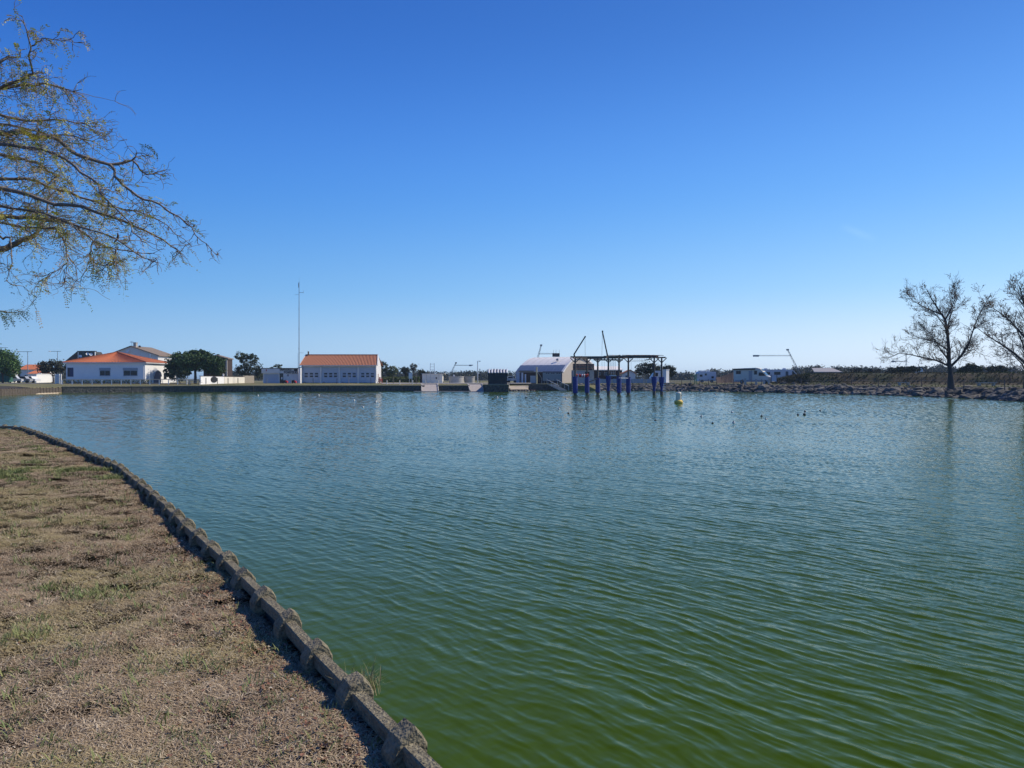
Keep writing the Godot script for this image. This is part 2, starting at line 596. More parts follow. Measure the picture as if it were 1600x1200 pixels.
# one wave train: direction and length, sharpened; returns slope and height through an array
var trains := []
func water() -> void:
	var rng := RandomNumberGenerator.new()
	rng.seed = 21
	for i in 15:
		var l: float = [0.11, 0.125, 0.14, 0.155, 0.17, 0.19, 0.21, 0.235, 0.26, 0.29, 0.33, 0.39, 0.5, 1.0, 1.9][i]
		var a := deg_to_rad(-46.0 + rng.randfn() * 19.0)
		var k := TAU / l
		trains.append([cos(a) * k, sin(a) * k, rng.randf() * TAU, 0.053 if l < 0.36 else 0.022, k])
	var warp := FastNoiseLite.new()
	warp.seed = 5; warp.frequency = 0.35
	var gust := FastNoiseLite.new()
	gust.seed = 6; gust.frequency = 0.09; gust.fractal_octaves = 3
	var v := PackedVector3Array()
	var n := PackedVector3Array()
	var uv := PackedVector2Array()
	var idx := PackedInt32Array()
	var cols := 600
	var d := 3.2
	var rows := 0
	while d < 175.0:
		var step := d * lerpf(0.0052, 0.0090, smoothstep(20.0, 80.0, d))
		var x_left := lerpf(edge_x(-minf(d, 20.0)) - 0.4, -d * 0.85 - 4.0, smoothstep(8.0, 20.0, d))
		for j in cols + 1:
			var z := -d
			var x := lerpf(x_left, d * 0.85 + 4.0, float(j) / cols)
			var wx := x + warp.get_noise_2d(x, z) * 0.16
			var wz := z + warp.get_noise_2d(x + 50.0, z) * 0.16
			var g := clampf(0.85 + gust.get_noise_2d(x * 0.8, z * 0.5) * 1.0, 0.3, 1.5)
			# calmer close under the near bank
			var lee := clampf((x - (-0.437 + (-2.87 - z) * -0.72)) / 5.0, 0.0, 1.0)
			g *= lerpf(0.5, 1.0, lee) * lerpf(1.0, 1.6, smoothstep(12.0, 45.0, d))
			var sx := 0.0
			var sz := 0.0
			var y := 0.0
			for w in trains:
				var ph: float = w[0] * wx + w[1] * wz + w[2]
				var sn := sin(ph)
				var a: float = w[3] * g
				var ex := exp(1.9 * (sn - 1.0)) * 2.1
				var cc := cos(ph) * ex
				sx += a * cc * w[0] / w[4]
				sz += a * cc * w[1] / w[4]
				y += a * ex / 1.9 / w[4]
			v.append(Vector3(x, y, z))
			n.append(Vector3(-sx, 1.0, -sz).normalized())
			uv.append(Vector2(x * 0.72 - z * 0.69, x * 0.69 + z * 0.72))
		rows += 1
		d += step
	for i in rows - 1:
		for j in cols:
			var p := i * (cols + 1) + j
			idx.append_array([p, p + cols + 1, p + 1, p + 1, p + cols + 1, p + cols + 2])
	var a := []
	a.resize(Mesh.ARRAY_MAX)
	a[Mesh.ARRAY_VERTEX] = v
	a[Mesh.ARRAY_NORMAL] = n
	a[Mesh.ARRAY_TEX_UV] = uv
	a[Mesh.ARRAY_INDEX] = idx
	var am := ArrayMesh.new()
	am.add_surface_from_arrays(Mesh.PRIMITIVE_TRIANGLES, a)
	var m := mat(WATER.x, WATER.y, WATER.z, 0.11)
	m.metallic_specular = 0.235
	m.uv1_scale = Vector3(0.22, 0.55, 1)
	m.normal_enabled = true
	m.normal_texture = noise_tex(0.012, 512, [], 3, 10.0)
	m.normal_scale = 0.16
	am.surface_set_material(0, m)
	var o := shared("pond_water", am, self)
	tag(o, "green rippled water of the pond turning blue with distance", "water", "", "structure")
	var bed := MB.new()
	bed.box(Vector3(-10, -0.75, -70), Vector3(240, 0.2, 190))
	tag(obj("pond_bed", bed, mat(0.03, 0.05, 0.02)), "muddy bed under the green pond water", "pond bed", "", "structure")

const WATER := Vector3(0.045, 0.083, 0.0010)

func lawn_tone(x: float, z: float) -> Color:
	var g := patch.get_noise_2d(x * 1.1 + 40.0, z * 1.9)
	var t := patch.get_noise_2d(x * 2.6 - 90.0, z * 2.6)
	var k := Color(0.40, 0.297, 0.168).lerp(Color(0.29, 0.204, 0.115), clampf(0.5 + t * 1.2, 0.0, 1.0))
	k = k.lerp(Color(0.30, 0.255, 0.075), clampf(g * 2.6 - 0.15, 0.0, 0.65))
	return k

func green_at(x: float, z: float) -> float:
	var g := patch.get_noise_2d(x * 1.4 + 11.0, z * 2.2 - 31.0) + fine.get_noise_2d(x * 0.6, z * 0.8) * 0.35
	# the long green band that crosses the lawn a dozen metres away
	var q := Vector2((x + 7.4) / 3.2, (z + 11.2) / 1.2)
	return g + (0.5 + fine.get_noise_2d(x * 0.5, z * 0.9) * 0.5) * exp(-q.length_squared() * 0.9) - 0.30

func lawn() -> void:
	var b := MB.new()
	var zs := []
	var z := 8.5
	while z > -22.6:
		zs.append(z)
		z -= clampf(0.03 * absf(z) + 0.05, 0.08, 0.35)
	zs.append(-22.6)
	var us := []
	for i in 131:
		us.append(pow(i / 130.0, 2.2))
	var rows := []
	for zz in zs:
		var row := []
		var ex := edge_x(zz)
		for u in us:
			var x := lerpf(ex - 0.02, -75.0, u)
			row.append(Vector3(x, lawn_y(x, zz), zz))
		rows.append(row)
	for i in rows.size() - 1:
		for j in us.size() - 1:
			var p: Vector3 = rows[i][j]
			var k := lawn_tone(p.x, p.z)
			k = k.lerp(Color(0.17, 0.19, 0.07), clampf(green_at(p.x, p.z) * 1.8 - 0.5, 0.0, 0.5))
			b.paint(k)
			b.quad(rows[i][j], rows[i + 1][j], rows[i + 1][j + 1], rows[i][j + 1]) if false else b.quad(rows[i][j], rows[i][j + 1], rows[i + 1][j + 1], rows[i + 1][j])
	# smooth shading from the height function
	for i in b.v.size():
		var p := b.v[i]
		var e := 0.05
		b.n[i] = Vector3(lawn_y(p.x - e, p.z) - lawn_y(p.x + e, p.z), 2.0 * e, lawn_y(p.x, p.z - e) - lawn_y(p.x, p.z + e)).normalized()
		var k := lawn_tone(p.x, p.z)
		b.c[i] = k.lerp(Color(0.17, 0.19, 0.07), clampf(green_at(p.x, p.z) * 1.8 - 0.5, 0.0, 0.5))
	var m := painted(0.95)
	m.albedo_texture = noise_tex(0.05, 1024, [Color(0.55, 0.53, 0.51), Color(0.78, 0.77, 0.75), Color(0.95, 0.95, 0.95)], 5)
	m.uv1_triplanar = true
	m.uv1_world_triplanar = true
	m.uv1_scale = Vector3.ONE * 0.9
	m.normal_enabled = true
	m.normal_texture = noise_tex(0.07, 512, [], 4, 10.0)
	m.normal_scale = 1.0
	tag(obj("lawn", b, m), "dry brown mown grass on the near bank beside the pond", "lawn", "", "structure")
	# earth face of the bank under the edging
	var f := MB.new()
	var pts := along(near_edge, 0.8)
	for i in pts.size() - 1:
		var p: Vector2 = pts[i]
		var q: Vector2 = pts[i + 1]
		f.quad(Vector3(p.x, -0.6, p.y), Vector3(p.x, 0.86, p.y), Vector3(q.x, 0.86, q.y), Vector3(q.x, -0.6, q.y))
	tag(obj("bank_face", f, M.quay), "dark earth face of the near bank down to the water", "bank", "", "structure")
	# dead blades, matted and short
	var clump := MB.new()
	var rng := RandomNumberGenerator.new()
	rng.seed = 12
	for i in 11:
		blade(clump, rng, 0.06, 0.0030, 0.04, 0.42)
	var green := MB.new()
	for i in 14:
		blade(green, rng, 0.05, 0.0042, 0.5, 1.2)
	var dry_x := []
	var dry_c := []
	var green_x := []
	var green_c := []
	var litter_x := []
	var litter_c := []
	for i in 210000:
		var zz := -1.7 - 21.0 * pow(rng.randf(), 2.1)
		var ex := edge_x(zz)
		var x := ex - 0.06 - rng.randf() * (0.80 * absf(zz) + 1.5 + ex)
		if x < -0.80 * absf(zz) - 0.6 or x > ex - 0.05:
			continue
		var s := rng.randf_range(0.6, 1.35) * (1.0 + absf(zz) * 0.02)
		var t := Transform3D(Basis(Vector3.UP, rng.randf() * TAU).scaled(Vector3.ONE * s), Vector3(x, lawn_y(x, zz) - 0.004, zz))
		var g := green_at(x, zz)
		if rng.randf() < clampf(g * 1.7 - 0.42, 0.012, 0.8):
			t = t.scaled_local(Vector3.ONE * rng.randf_range(0.5, 1.25))
			green_x.append(t)
			green_c.append(Color(0.13, 0.19, 0.06).lerp(Color(0.24, 0.25, 0.09), rng.randf()) * rng.randf_range(0.7, 1.15))
		elif rng.randf() < 0.62 + fine.get_noise_2d(x * 1.4, zz * 1.4) * 0.6:
			dry_x.append(t)
			var k := lawn_tone(x, zz) * 1.3
			k = k.lerp(Color(0.74, 0.64, 0.47), rng.randf() * rng.randf() * 0.95)
			k = k.lerp(Color(0.10, 0.065, 0.045), rng.randf() * rng.randf() * 0.95)
			dry_c.append(k)
	scatter("dry_grass", clump.mesh(painted(0.9)), dry_x, dry_c, "matted dead straw-coloured grass blades of the near lawn", "grass")
	scatter("green_grass", green.mesh(painted(0.8)), green_x, green_c, "green tufts growing in patches through the dry near lawn", "grass")
	# curled dead leaves that gathered along the edging, and pale crumbs
	var lf := MB.new()
	lf.quad(Vector3(-0.011, 0.002, 0.008), Vector3(0.012, 0.006, 0.009), Vector3(0.011, 0.003, -0.008), Vector3(-0.012, 0.008, -0.007))
	for i in 4500:
		var zz := -1.8 - 17.0 * pow(rng.randf(), 1.6)
		var off := absf(rng.randfn()) * 0.28 + 0.07
		var x := edge_x(zz) - off
		if rng.randf() < 0.3:
			x = edge_x(zz) - 0.1 - rng.randf() * (0.8 * absf(zz) + ex_pad(zz))
		if x > edge_x(zz) - 0.06:
			continue
		var t := Transform3D(Basis.from_euler(Vector3(rng.randfn() * 0.4, rng.randf() * TAU, rng.randfn() * 0.4)).scaled(Vector3.ONE * rng.randf_range(0.35, 0.85)), Vector3(x, lawn_y(x, zz) + 0.012, zz))
		litter_x.append(t)
		var k := Color(0.26, 0.12, 0.075).lerp(Color(0.22, 0.14, 0.08), rng.randf())
		if rng.randf() < 0.05:
			k = Color(0.52, 0.46, 0.36)
		litter_c.append(k * rng.randf_range(0.7, 1.2))
	scatter("leaf_litter", lf.mesh(painted(0.85)), litter_x, litter_c, "reddish dead leaves and crumbs gathered along the concrete edging", "leaf litter")
	# larger separate tufts
	var spots := [[340, 1040, 1.0], [30, 1062, 0.7], [420, 1110, 0.75], [320, 1165, 0.8], [90, 745, 1.6], [20, 740, 1.2], [240, 1060, 0.6], [165, 1023, 0.6], [200, 938, 0.7]]
	for q in spots:
		var dd := far_of(q[1], 0.85)
		var p := on(q[0], dd, 0.0)
		var tb := MB.new()
		for i in 90:
			var o: Vector3 = Vector3(R.randfn() * 0.09, 0, R.randfn() * 0.07) * float(q[2])
			tb.paint(Color(0.065, 0.115, 0.04).lerp(Color(0.17, 0.18, 0.07), R.randf()) * R.randf_range(0.7, 1.2))
			blade(tb, R, 0.075 * q[2], 0.0042, 0.5, 1.25, o)
		var words := {340: "largest green grass tuft, in the dry lawn left of the edging posts", 30: "green grass tuft at the left frame edge of the dry near lawn", 420: "green grass tuft on the dry lawn nearest the second edging post", 320: "green grass tuft nearest the bottom edge of the dry lawn", 90: "low dark tuft farther out on the lawn, right one of a pair", 20: "low dark tuft farther out on the lawn, left one of a pair", 240: "small green tuft among straw, middle of the near lawn", 165: "small green tuft beside dry stalks, left part of near lawn", 200: "small green tuft behind the others, upper near lawn"}
		var o := obj("grass_tuft", tb, painted(0.8), self, Vector3(p.x, lawn_y(p.x, p.z) - 0.01, p.z))
		tag(o, words[q[0]], "grass tuft", "green tufts on the near lawn", "stuff")

func ex_pad(zz: float) -> float:
	return maxf(edge_x(zz) + 0.2, 0.2)

func blade(b: MB, rng: RandomNumberGenerator, l: float, w: float, lean0: float, lean1: float, o := Vector3.ZERO) -> void:
	var a := rng.randf() * TAU
	var e := rng.randf_range(lean0, lean1)
	var dir := Vector3(cos(a) * cos(e), sin(e), sin(a) * cos(e))
	var s := Vector3(-sin(a), 0, cos(a)) * w * 0.5
	var p := o + Vector3(rng.randfn() * 0.02, 0, rng.randfn() * 0.02)
	l *= rng.randf_range(0.55, 1.3)
	var q := p + dir * l * 0.6
	var r := q + (dir + Vector3(0, -0.5, 0)).normalized() * l * 0.4
	b.quad(p - s, p + s, q + s * 0.8, q - s * 0.8)
	b.tri(q - s * 0.8, q + s * 0.8, r)

func edging() -> void:
	var t := thing("concrete_edging", "weathered low concrete edging of posts and beams along the near bank", "edging", Vector3(-0.437, 0.85, -2.870))
	var at0 := t.position
	# the visible run is walked in steps of 0.54 m, starting one post behind the nearest that shows
	var path := [Vector2(2.967, 2.406)] + near_edge.slice(2, 14)
	var run := along(path, 0.571, 35.2)
	var shift := 0.0
	var kinds := []
	for k in 5:
		var b := MB.new()
		var j := func(s: float) -> float: return R.randf_range(-s, s)
		var prof := PackedVector2Array([Vector2(-0.075, -0.5), Vector2(0.075, -0.5), Vector2(0.077, 0.065 + j.call(0.008)), Vector2(0.052, 0.118 + j.call(0.007)), Vector2(0.020, 0.146 + j.call(0.008)), Vector2(-0.045, 0.115 + j.call(0.008)), Vector2(-0.077, 0.06 + j.call(0.01))])
		chamfered(b, prof, 0.055)
		kinds.append(b.mesh(M.edging))
	for i in run.size():
		var p: Vector2 = run[i]
		var q: Vector2 = run[mini(i + 1, run.size() - 1)]
		if i == run.size() - 1:
			q = p + (p - run[i - 1])
		var d := (q - p).normalized()
		var yaw := atan2(-d.x, -d.y)
		var bas := Basis(Vector3.UP, yaw + R.randfn() * 0.05) * Basis(Vector3.BACK, R.randfn() * 0.035) * Basis(Vector3.RIGHT, R.randfn() * 0.03)
		var s := R.randf_range(0.93, 1.07)
		var kk := Transform3D(bas.scaled(Vector3(s, 1, s)), Vector3(p.x, 0.85 + R.randfn() * 0.006, p.y) - at0)
		shared("edging_post", kinds[i % 5], t, kk)
		if i < run.size() - 1:
			var bm := MB.new()
			var l := p.distance_to(q) - 0.06
			chamfered(bm, PackedVector2Array([Vector2(-0.030, 0.026), Vector2(0.030, 0.026), Vector2(0.032, 0.086), Vector2(0.026, 0.093), Vector2(-0.026, 0.093), Vector2(-0.032, 0.086)]), l * 0.5, 0.004)
			var mid := (p + q) / 2.0
			var bb := Basis(Vector3.UP, yaw) * Basis(Vector3.RIGHT, R.randfn() * 0.012)
			var e := obj("beam", bm, M.edging, t)
			e.transform = Transform3D(bb, Vector3(mid.x, 0.85 + R.randfn() * 0.005, mid.y) - at0)
	# the sheaf of dry grass that grows behind the second post
	var tb := MB.new()
	for i in 190:
		tb.paint(Color(0.34, 0.28, 0.15).lerp(Color(0.16, 0.19, 0.07), R.randf()) * R.randf_range(0.8, 1.2))
		blade(tb, R, 0.115, 0.0030, 0.55, 1.5, Vector3(R.randfn() * 0.035, 0, R.randfn() * 0.035))
	tag(obj("grass_tuft", tb, painted(0.85), self, Vector3(-0.735, 0.86, -3.50)), "dry upright grass sheaf on the water side behind an edging post", "grass tuft", "", "stuff")

func chamfered(b: MB, prof: PackedVector2Array, half: float, cut := 0.012) -> void:   # a profile in xy, its ends slightly rounded off
	var small := PackedVector2Array()
	var mid := Vector2.ZERO
	for p in prof:
		mid += p
	mid /= prof.size()
	for p in prof:
		small.append(p + (mid - p).normalized() * cut)
	b.prism(prof, -half + cut, half - cut)
	b.prism(small, half - cut, half)
	b.prism(small, -half, -half + cut)
	for e in [-1.0, 1.0]:
		for i in prof.size():
			var k := (i + 1) % prof.size()
			var a := Vector3(prof[i].x, prof[i].y, e * (half - cut))
			var c := Vector3(prof[k].x, prof[k].y, e * (half - cut))
			var f := Vector3(small[k].x, small[k].y, e * half)
			var g := Vector3(small[i].x, small[i].y, e * half)
			if e > 0:
				b.quad(a, c, f, g)
			else:
				b.quad(c, a, g, f)

# ---------------------------------------------------------------- far shore
func quay() -> void:
	# the dark concrete wall of the far bank, cast in bays with open joints and a kerb on top
	var path := []
	for q in [[98, 118], [250, 127], [450, 133], [650, 136], [664, 136]]:
		var p := on(q[0], q[1], 0)
		path.append(Vector2(p.x, p.z))
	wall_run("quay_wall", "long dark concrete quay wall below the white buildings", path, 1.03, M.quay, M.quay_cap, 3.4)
	path = []
	for q in [[684, 136], [734, 136]]:
		var p := on(q[0], q[1], 0)
		path.append(Vector2(p.x, p.z))
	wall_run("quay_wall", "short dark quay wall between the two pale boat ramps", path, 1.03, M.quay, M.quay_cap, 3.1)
	path = []
	for q in [[826, 146], [846, 145], [895, 143]]:
		var p := on(q[0], q[1], 0)
		path.append(Vector2(p.x, p.z))
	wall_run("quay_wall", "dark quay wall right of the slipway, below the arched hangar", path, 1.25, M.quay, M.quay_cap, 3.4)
	# the timber-faced bank at the far left
	path = []
	for q in [[-260, 88], [-150, 92], [0, 101], [60, 112], [98, 118]]:
		var p := on(q[0], q[1], 0)
		path.append(Vector2(p.x, p.z))
	var t := thing("timber_bank_wall", "weathered timber pile wall behind the sandy strip, far left bank", "wall", Vector3(path[2].x, 0, path[2].y))
	var pts := along(path, 0.75)
	for i in pts.size() - 1:
		var p: Vector2 = pts[i]
		var q: Vector2 = pts[i + 1]
		var b := MB.new()
		var h := 1.0 + R.randf_range(-0.06, 0.06)
		b.cyl(Vector3(p.x, -0.5, p.y + 0.25) - t.position, Vector3(p.x, h, p.y + 0.25) - t.position, 0.12, 7)
		obj("pile", b, M.timber_wall, t)
		var c := MB.new()
		c.bar(Vector3(p.x, 0.25, p.y + 0.12) - t.position, Vector3(q.x, 0.25, q.y + 0.12) - t.position, 0.09, 1.4)
		obj("plank", c, M.timber_wall, t)
	var s := MB.new()
	for i in path.size() - 1:
		var p: Vector2 = path[i]
		var q: Vector2 = path[i + 1]
		s.quad(Vector3(p.x, 0.22, p.y + 0.3), Vector3(p.x + 0.3, -0.12, p.y + 5.5), Vector3(q.x + 0.3, -0.12, q.y + 5.0 - i * 0.9), Vector3(q.x, 0.22, q.y + 0.3))
	tag(obj("sand_strip", s, M.sand), "pale sandy strip at the foot of the timber wall", "beach", "", "structure")
	# two boat ramps with pale rims, and the low ledge in front of them
	for r in [[659, 684, 659, 685, "left straight one of two pale concrete boat ramps in the quay"], [731, 753, 735, 758, "right slanting one of two pale concrete boat ramps in the quay"]]:
		var c := on((r[0] + r[1]) / 2.0, 137.0, 0)
		var o := thing("boat_ramp", r[4], "boat ramp", c, "pale ramps in the quay wall")
		var tl := on(r[0], 137.2, 1.36) - c
		var tr := on(r[1], 137.2, 1.36) - c
		var bl := on(r[2], 132.8, 0.10) - c
		var br := on(r[3], 132.8, 0.10) - c
		var dn := Vector3(0, -1.4, 0)
		var b := MB.new()
		b.hexa([bl + dn, br + dn, tr + dn, tl + dn, bl, br, tr, tl])
		obj("slab", b, M.ramp, o)
		for e in [[tl, bl], [tr, br]]:
			var k := MB.new()
			k.bar(e[0] + Vector3(0, 0.05, 0), e[1] + Vector3(0, 0.05, 0), 0.2, 0.16)
			obj("rim", k, M.concrete, o)
		var k2 := MB.new()
		k2.bar(tl + Vector3(-0.2, 0.02, -0.1), tr + Vector3(0.2, 0.02, -0.1), 0.25, 0.14)
		obj("rim", k2, M.concrete, o)
	var lb := MB.new()
	lb.span(on(648, 132.78, -0.5), on(771, 131.2, 0.10))
	tag(obj("landing_ledge", lb, M.concrete), "low concrete ledge at water level below the boat ramps", "ledge")
	# slate-dark shed on its block
	var bp := on(776, 129.0, 0)
	var blk := MB.new()
	blk.prism(PackedVector2Array([Vector2(-2.2, -0.6), Vector2(2.15, -0.6), Vector2(2.2, 1.22), Vector2(-2.5, 1.22)]), -9.0, 0.9, Basis(), Vector3.ZERO)
	var o := thing("quay_block", "dark masonry block jutting out of the quay under the shed", "quay block", bp)
	obj("body", blk, M.quay, o)
	var cap := MB.new()
	cap.span(Vector3(-2.55, 1.223, -9.0), Vector3(2.28, 1.36, 0.98))
	obj("top_slab", cap, M.quay_cap, o)
	var sh := thing("shed", "small dark boarded shed with a ribbed pale sheet roof", "shed", on(777.5, 128.4, 1.36))
	var w := 1.72
	var body := MB.new()
	body.span(Vector3(-w + 0.05, 0, -2.4), Vector3(w - 0.05, 2.05, 0))
	obj("wall", body, M.slate, sh)
	for i in 12:
		var pb := MB.new()
		var y0 := 0.03 + i * 0.168
		pb.box(Vector3(0, y0 + 0.078, 0.02 + 0.004 * (i % 3)), Vector3(2 * w, 0.15, 0.035), Basis(Vector3.RIGHT, 0.10))
		obj("plank", pb, M.slate_board, sh)
	var base := MB.new()
	base.span(Vector3(-w + 0.02, -0.02, -0.1), Vector3(w - 0.02, 0.14, 0.075))
	obj("sill", base, M.quay_cap, sh)
	var rp := MB.new()
	rp.quad(Vector3(-w - 0.1, 2.08, 0.16), Vector3(w + 0.1, 2.08, 0.16), Vector3(w + 0.1, 2.76, -2.5), Vector3(-w - 0.1, 2.76, -2.5))
	rp.quad(Vector3(-w - 0.1, 2.70, -2.5), Vector3(w + 0.1, 2.70, -2.5), Vector3(w + 0.1, 2.02, 0.16), Vector3(-w - 0.1, 2.02, 0.16))
	obj("roof", rp, M.dark_steel, sh)
	for i in 7:
		var x := -w + 0.12 + i * 0.545
		var rb := MB.new()
		rb.hexa([Vector3(x - 0.17, 2.085, 0.2), Vector3(x + 0.17, 2.085, 0.2), Vector3(x + 0.17, 2.765, -2.5), Vector3(x - 0.17, 2.765, -2.5), Vector3(x - 0.10, 2.24, 0.2), Vector3(x + 0.06, 2.24, 0.2), Vector3(x + 0.06, 2.92, -2.5), Vector3(x - 0.10, 2.92, -2.5)])
		obj("roof_rib", rb, M.sheet, sh)
	# slipway
	var sc := on(811, 146, 0)
	var slip := thing("slipway", "wide sand-coloured concrete slipway with a rusty foot beside the shed", "slipway", sc)
	var q1 := on(794.5, 153, 1.33) - sc
	var q2 := on(826.5, 153, 1.33) - sc
	var q3 := on(796.5, 139.5, 0.34) - sc
	var q4 := on(825, 141, 0.34) - sc
	var sb := MB.new()
	var dn2 := Vector3(0, -1.2, 0)
	sb.hexa([q3 + dn2, q4 + dn2, q2 + dn2, q1 + dn2, q3, q4, q2, q1])
	obj("slab", sb, M.sand, slip)
	var ft := MB.new()
	ft.span(on(795, 139.5, -0.5) - sc, on(838, 138.3, 0.26) - sc)
	obj("rusty_foot", ft, M.rust, slip)
	var sr := MB.new()
	sr.bar(q1 + Vector3(0, 0.06, 0), q3 + Vector3(0, 0.06, 0), 0.24, 0.26)
	obj("rim", sr, M.concrete, slip)
	for k in 9:
		var st := MB.new()
		var px := 797.0 + k * 4.6 + R.randf() * 2.0
		st.lathe([Vector2(0.25, 0), Vector2(0.34, 0.12), Vector2(0.2, 0.3), Vector2(0.0, 0.34)], Vector3.ZERO, 7)
		obj("foot_stone", st, M.rock[k % 4], slip, on(px, 137.9 - R.randf() * 0.4, -0.08) - sc)
	# stairs with rails
	var stc := on(870, 143, 0)
	var sto := thing("quay_stairs", "concrete stairs with two steel handrails going down to the water", "stairs", stc)
	for i in 8:
		var f := i / 7.0
		var b := MB.new()
		b.box(Vector3(lerpf(-1.0, 1.1, f), lerpf(1.2, 0.12, f), lerpf(0.2, 2.4, f)), Vector3(1.5, 0.16, 0.42))
		obj("step", b, M.concrete, sto)
	for e in [0.0, 1.9]:
		var b := MB.new()
		var a := Vector3(-1.9 + e, 2.2, 0.1)
		var z := Vector3(0.35 + e, 1.0, 2.5)
		b.bar(a, z, 0.07, 0.07)
		for k in 4:
			var p := a.lerp(z, 0.04 + k * 0.305)
			b.bar(p, p - Vector3(0, 0.95, 0), 0.06, 0.06)
		obj("handrail", b, M.pale_steel, sto)
	# pale yellow post with a stay
	var yp := thing("signal_post", "tall pale yellow post with a thin stay in front of hangar", "post", on(838.5, 147.5, 1.3))
	var yb := MB.new()
	yb.cyl(Vector3.ZERO, Vector3(0, 3.55, 0), 0.14, 10)
	obj("post", yb, mat(0.62, 0.54, 0.30, 0.7), yp)
	var ys := MB.new()
	ys.bar(Vector3(0.1, 2.7, 0), Vector3(1.05, 1.2, 0.1), 0.05, 0.05)
	ys.bar(Vector3(1.05, 1.2, 0.1), Vector3(1.05, 0, 0.1), 0.05, 0.05)
	obj("stay", ys, M.pale_steel, yp)

func wall_run(called: String, label: String, path: Array, top: float, m: Material, capm: Material, bay: float) -> void:
	var c := Vector3(path[0].x, 0, path[0].y)
	var t := thing(called, label, "wall", c)
	var pts := along(path, bay)
	pts.append(path[-1])
	for i in pts.size() - 1:
		var p: Vector2 = pts[i]
		var q: Vector2 = pts[i + 1]
		var l := p.distance_to(q)
		if l < 0.4:
			continue
		var d := (q - p) / l
		var a := Vector3(p.x + d.x * 0.03, 0, p.y + d.y * 0.03 + 0.12 + R.randf() * 0.03) - c
		var e := Vector3(q.x - d.x * 0.03, 0, q.y - d.y * 0.03 + 0.12 + R.randf() * 0.03) - c
		var b := MB.new()
		b.bar(a + Vector3(0, (top - 0.7) / 2.0, 0), e + Vector3(0, (top - 0.7) / 2.0, 0), 0.4, top + 0.7)
		obj("bay", b, m, t)
		var k := MB.new()
		k.bar(a + Vector3(0, top + 0.075, 0.03), e + Vector3(0, top + 0.075, 0.03), 0.5, 0.14)
		obj("coping", k, capm, t)

func right_bank() -> void:
	# quarry stones piled on the slope of the right bank; the largest are stones of their own
	var path := []
	for q in [[898, 145], [1000, 140], [1050, 139], [1150, 130], [1250, 118], [1350, 106], [1450, 95], [1520, 86], [1600, 74], [1760, 66]]:
		var p := on(q[0], q[1], 0)
		path.append(Vector2(p.x, p.z))
	var t := Node3D.new()
	t.name = "rock_bank"
	add_child(t, true)
	t.position = Vector3(path[4].x, 0, path[4].y)
	tag(t, "sloping bank of grey quarry stones along the right shore", "rock bank", "", "structure")
	var shapes := []
	for k in 10:
		shapes.append(stone(k))
	var meshes := []
	for k in 10:
		meshes.append(shapes[k].mesh(M.rock[k % 4]))
	var c := Vector2(0, -60)
	var list := []
	for p in along(path, 0.62):
		var d: Vector2 = (p - c).normalized()
		var far: float = p.length()
		for k in 6:
			var u := (k + R.randf()) / 6.0
			var off := lerpf(0.3, 4.9, u)
			var w: Vector2 = p + d * off + Vector2(R.randfn(), R.randfn()) * 0.25
			var y := lerpf(-0.12, 1.25, clampf((off - 0.5) / 4.4, 0, 1)) + R.randfn() * 0.05
			var s := R.randf_range(0.28, 0.75) * (1.15 if u < 0.75 else 0.75)
			list.append([s / far, Transform3D(Basis.from_euler(Vector3(R.randfn() * 0.35, R.randf() * TAU, R.randfn() * 0.35)).scaled(Vector3(s * R.randf_range(0.9, 1.6), s * R.randf_range(0.5, 0.85), s)), Vector3(w.x, y, w.y) - t.position), R.randi() % 10])
	list.sort_custom(func(a, b): return a[0] > b[0])
	for i in mini(290, list.size()):
		shared("stone", meshes[list[i][2]], t, list[i][1])
	var rest := []
	var cols := []
	for i in range(290, list.size()):
		rest.append(list[i][1])
		cols.append(Color(1, 1, 1) * R.randf_range(0.06, 0.18))
	var mm := MultiMesh.new()
	mm.transform_format = MultiMesh.TRANSFORM_3D
	mm.use_colors = true
	mm.instance_count = rest.size()
	mm.mesh = shapes[3].mesh(painted(0.95))
	for i in rest.size():
		mm.set_instance_transform(i, rest[i])
		mm.set_instance_color(i, Color(cols[i].r, cols[i].g * 0.92, cols[i].b * 0.8))
	var o := MultiMeshInstance3D.new()
	o.name = "small_stones"
	o.multimesh = mm
	t.add_child(o, true)
	tag(o, "", "", "", "stuff")
	# short dry grass hanging over the top of the stones
	var g := MB.new()
	for i in 16:
		blade(g, R, 0.28, 0.03, 0.4, 1.3)
	var xf := []
	var cc := []
	for p in along(path, 0.13):
		var d: Vector2 = (p - c).normalized()
		for k in 3:
			var off := R.randf_range(4.2, 9.5)
			var w: Vector2 = p + d * off
			xf.append(Transform3D(Basis(Vector3.UP, R.randf() * TAU).scaled(Vector3.ONE * R.randf_range(0.5, 1.3)), Vector3(w.x, lerpf(1.1, 1.33, (off - 4.2) / 5.3), w.y)))
			cc.append(Color(0.21, 0.20, 0.075).lerp(Color(0.12, 0.165, 0.04), R.randf()) * R.randf_range(0.75, 1.2))
	scatter("bank_grass", g.mesh(painted(0.9)), xf, cc, "rough grass along the top of the stone bank", "grass")

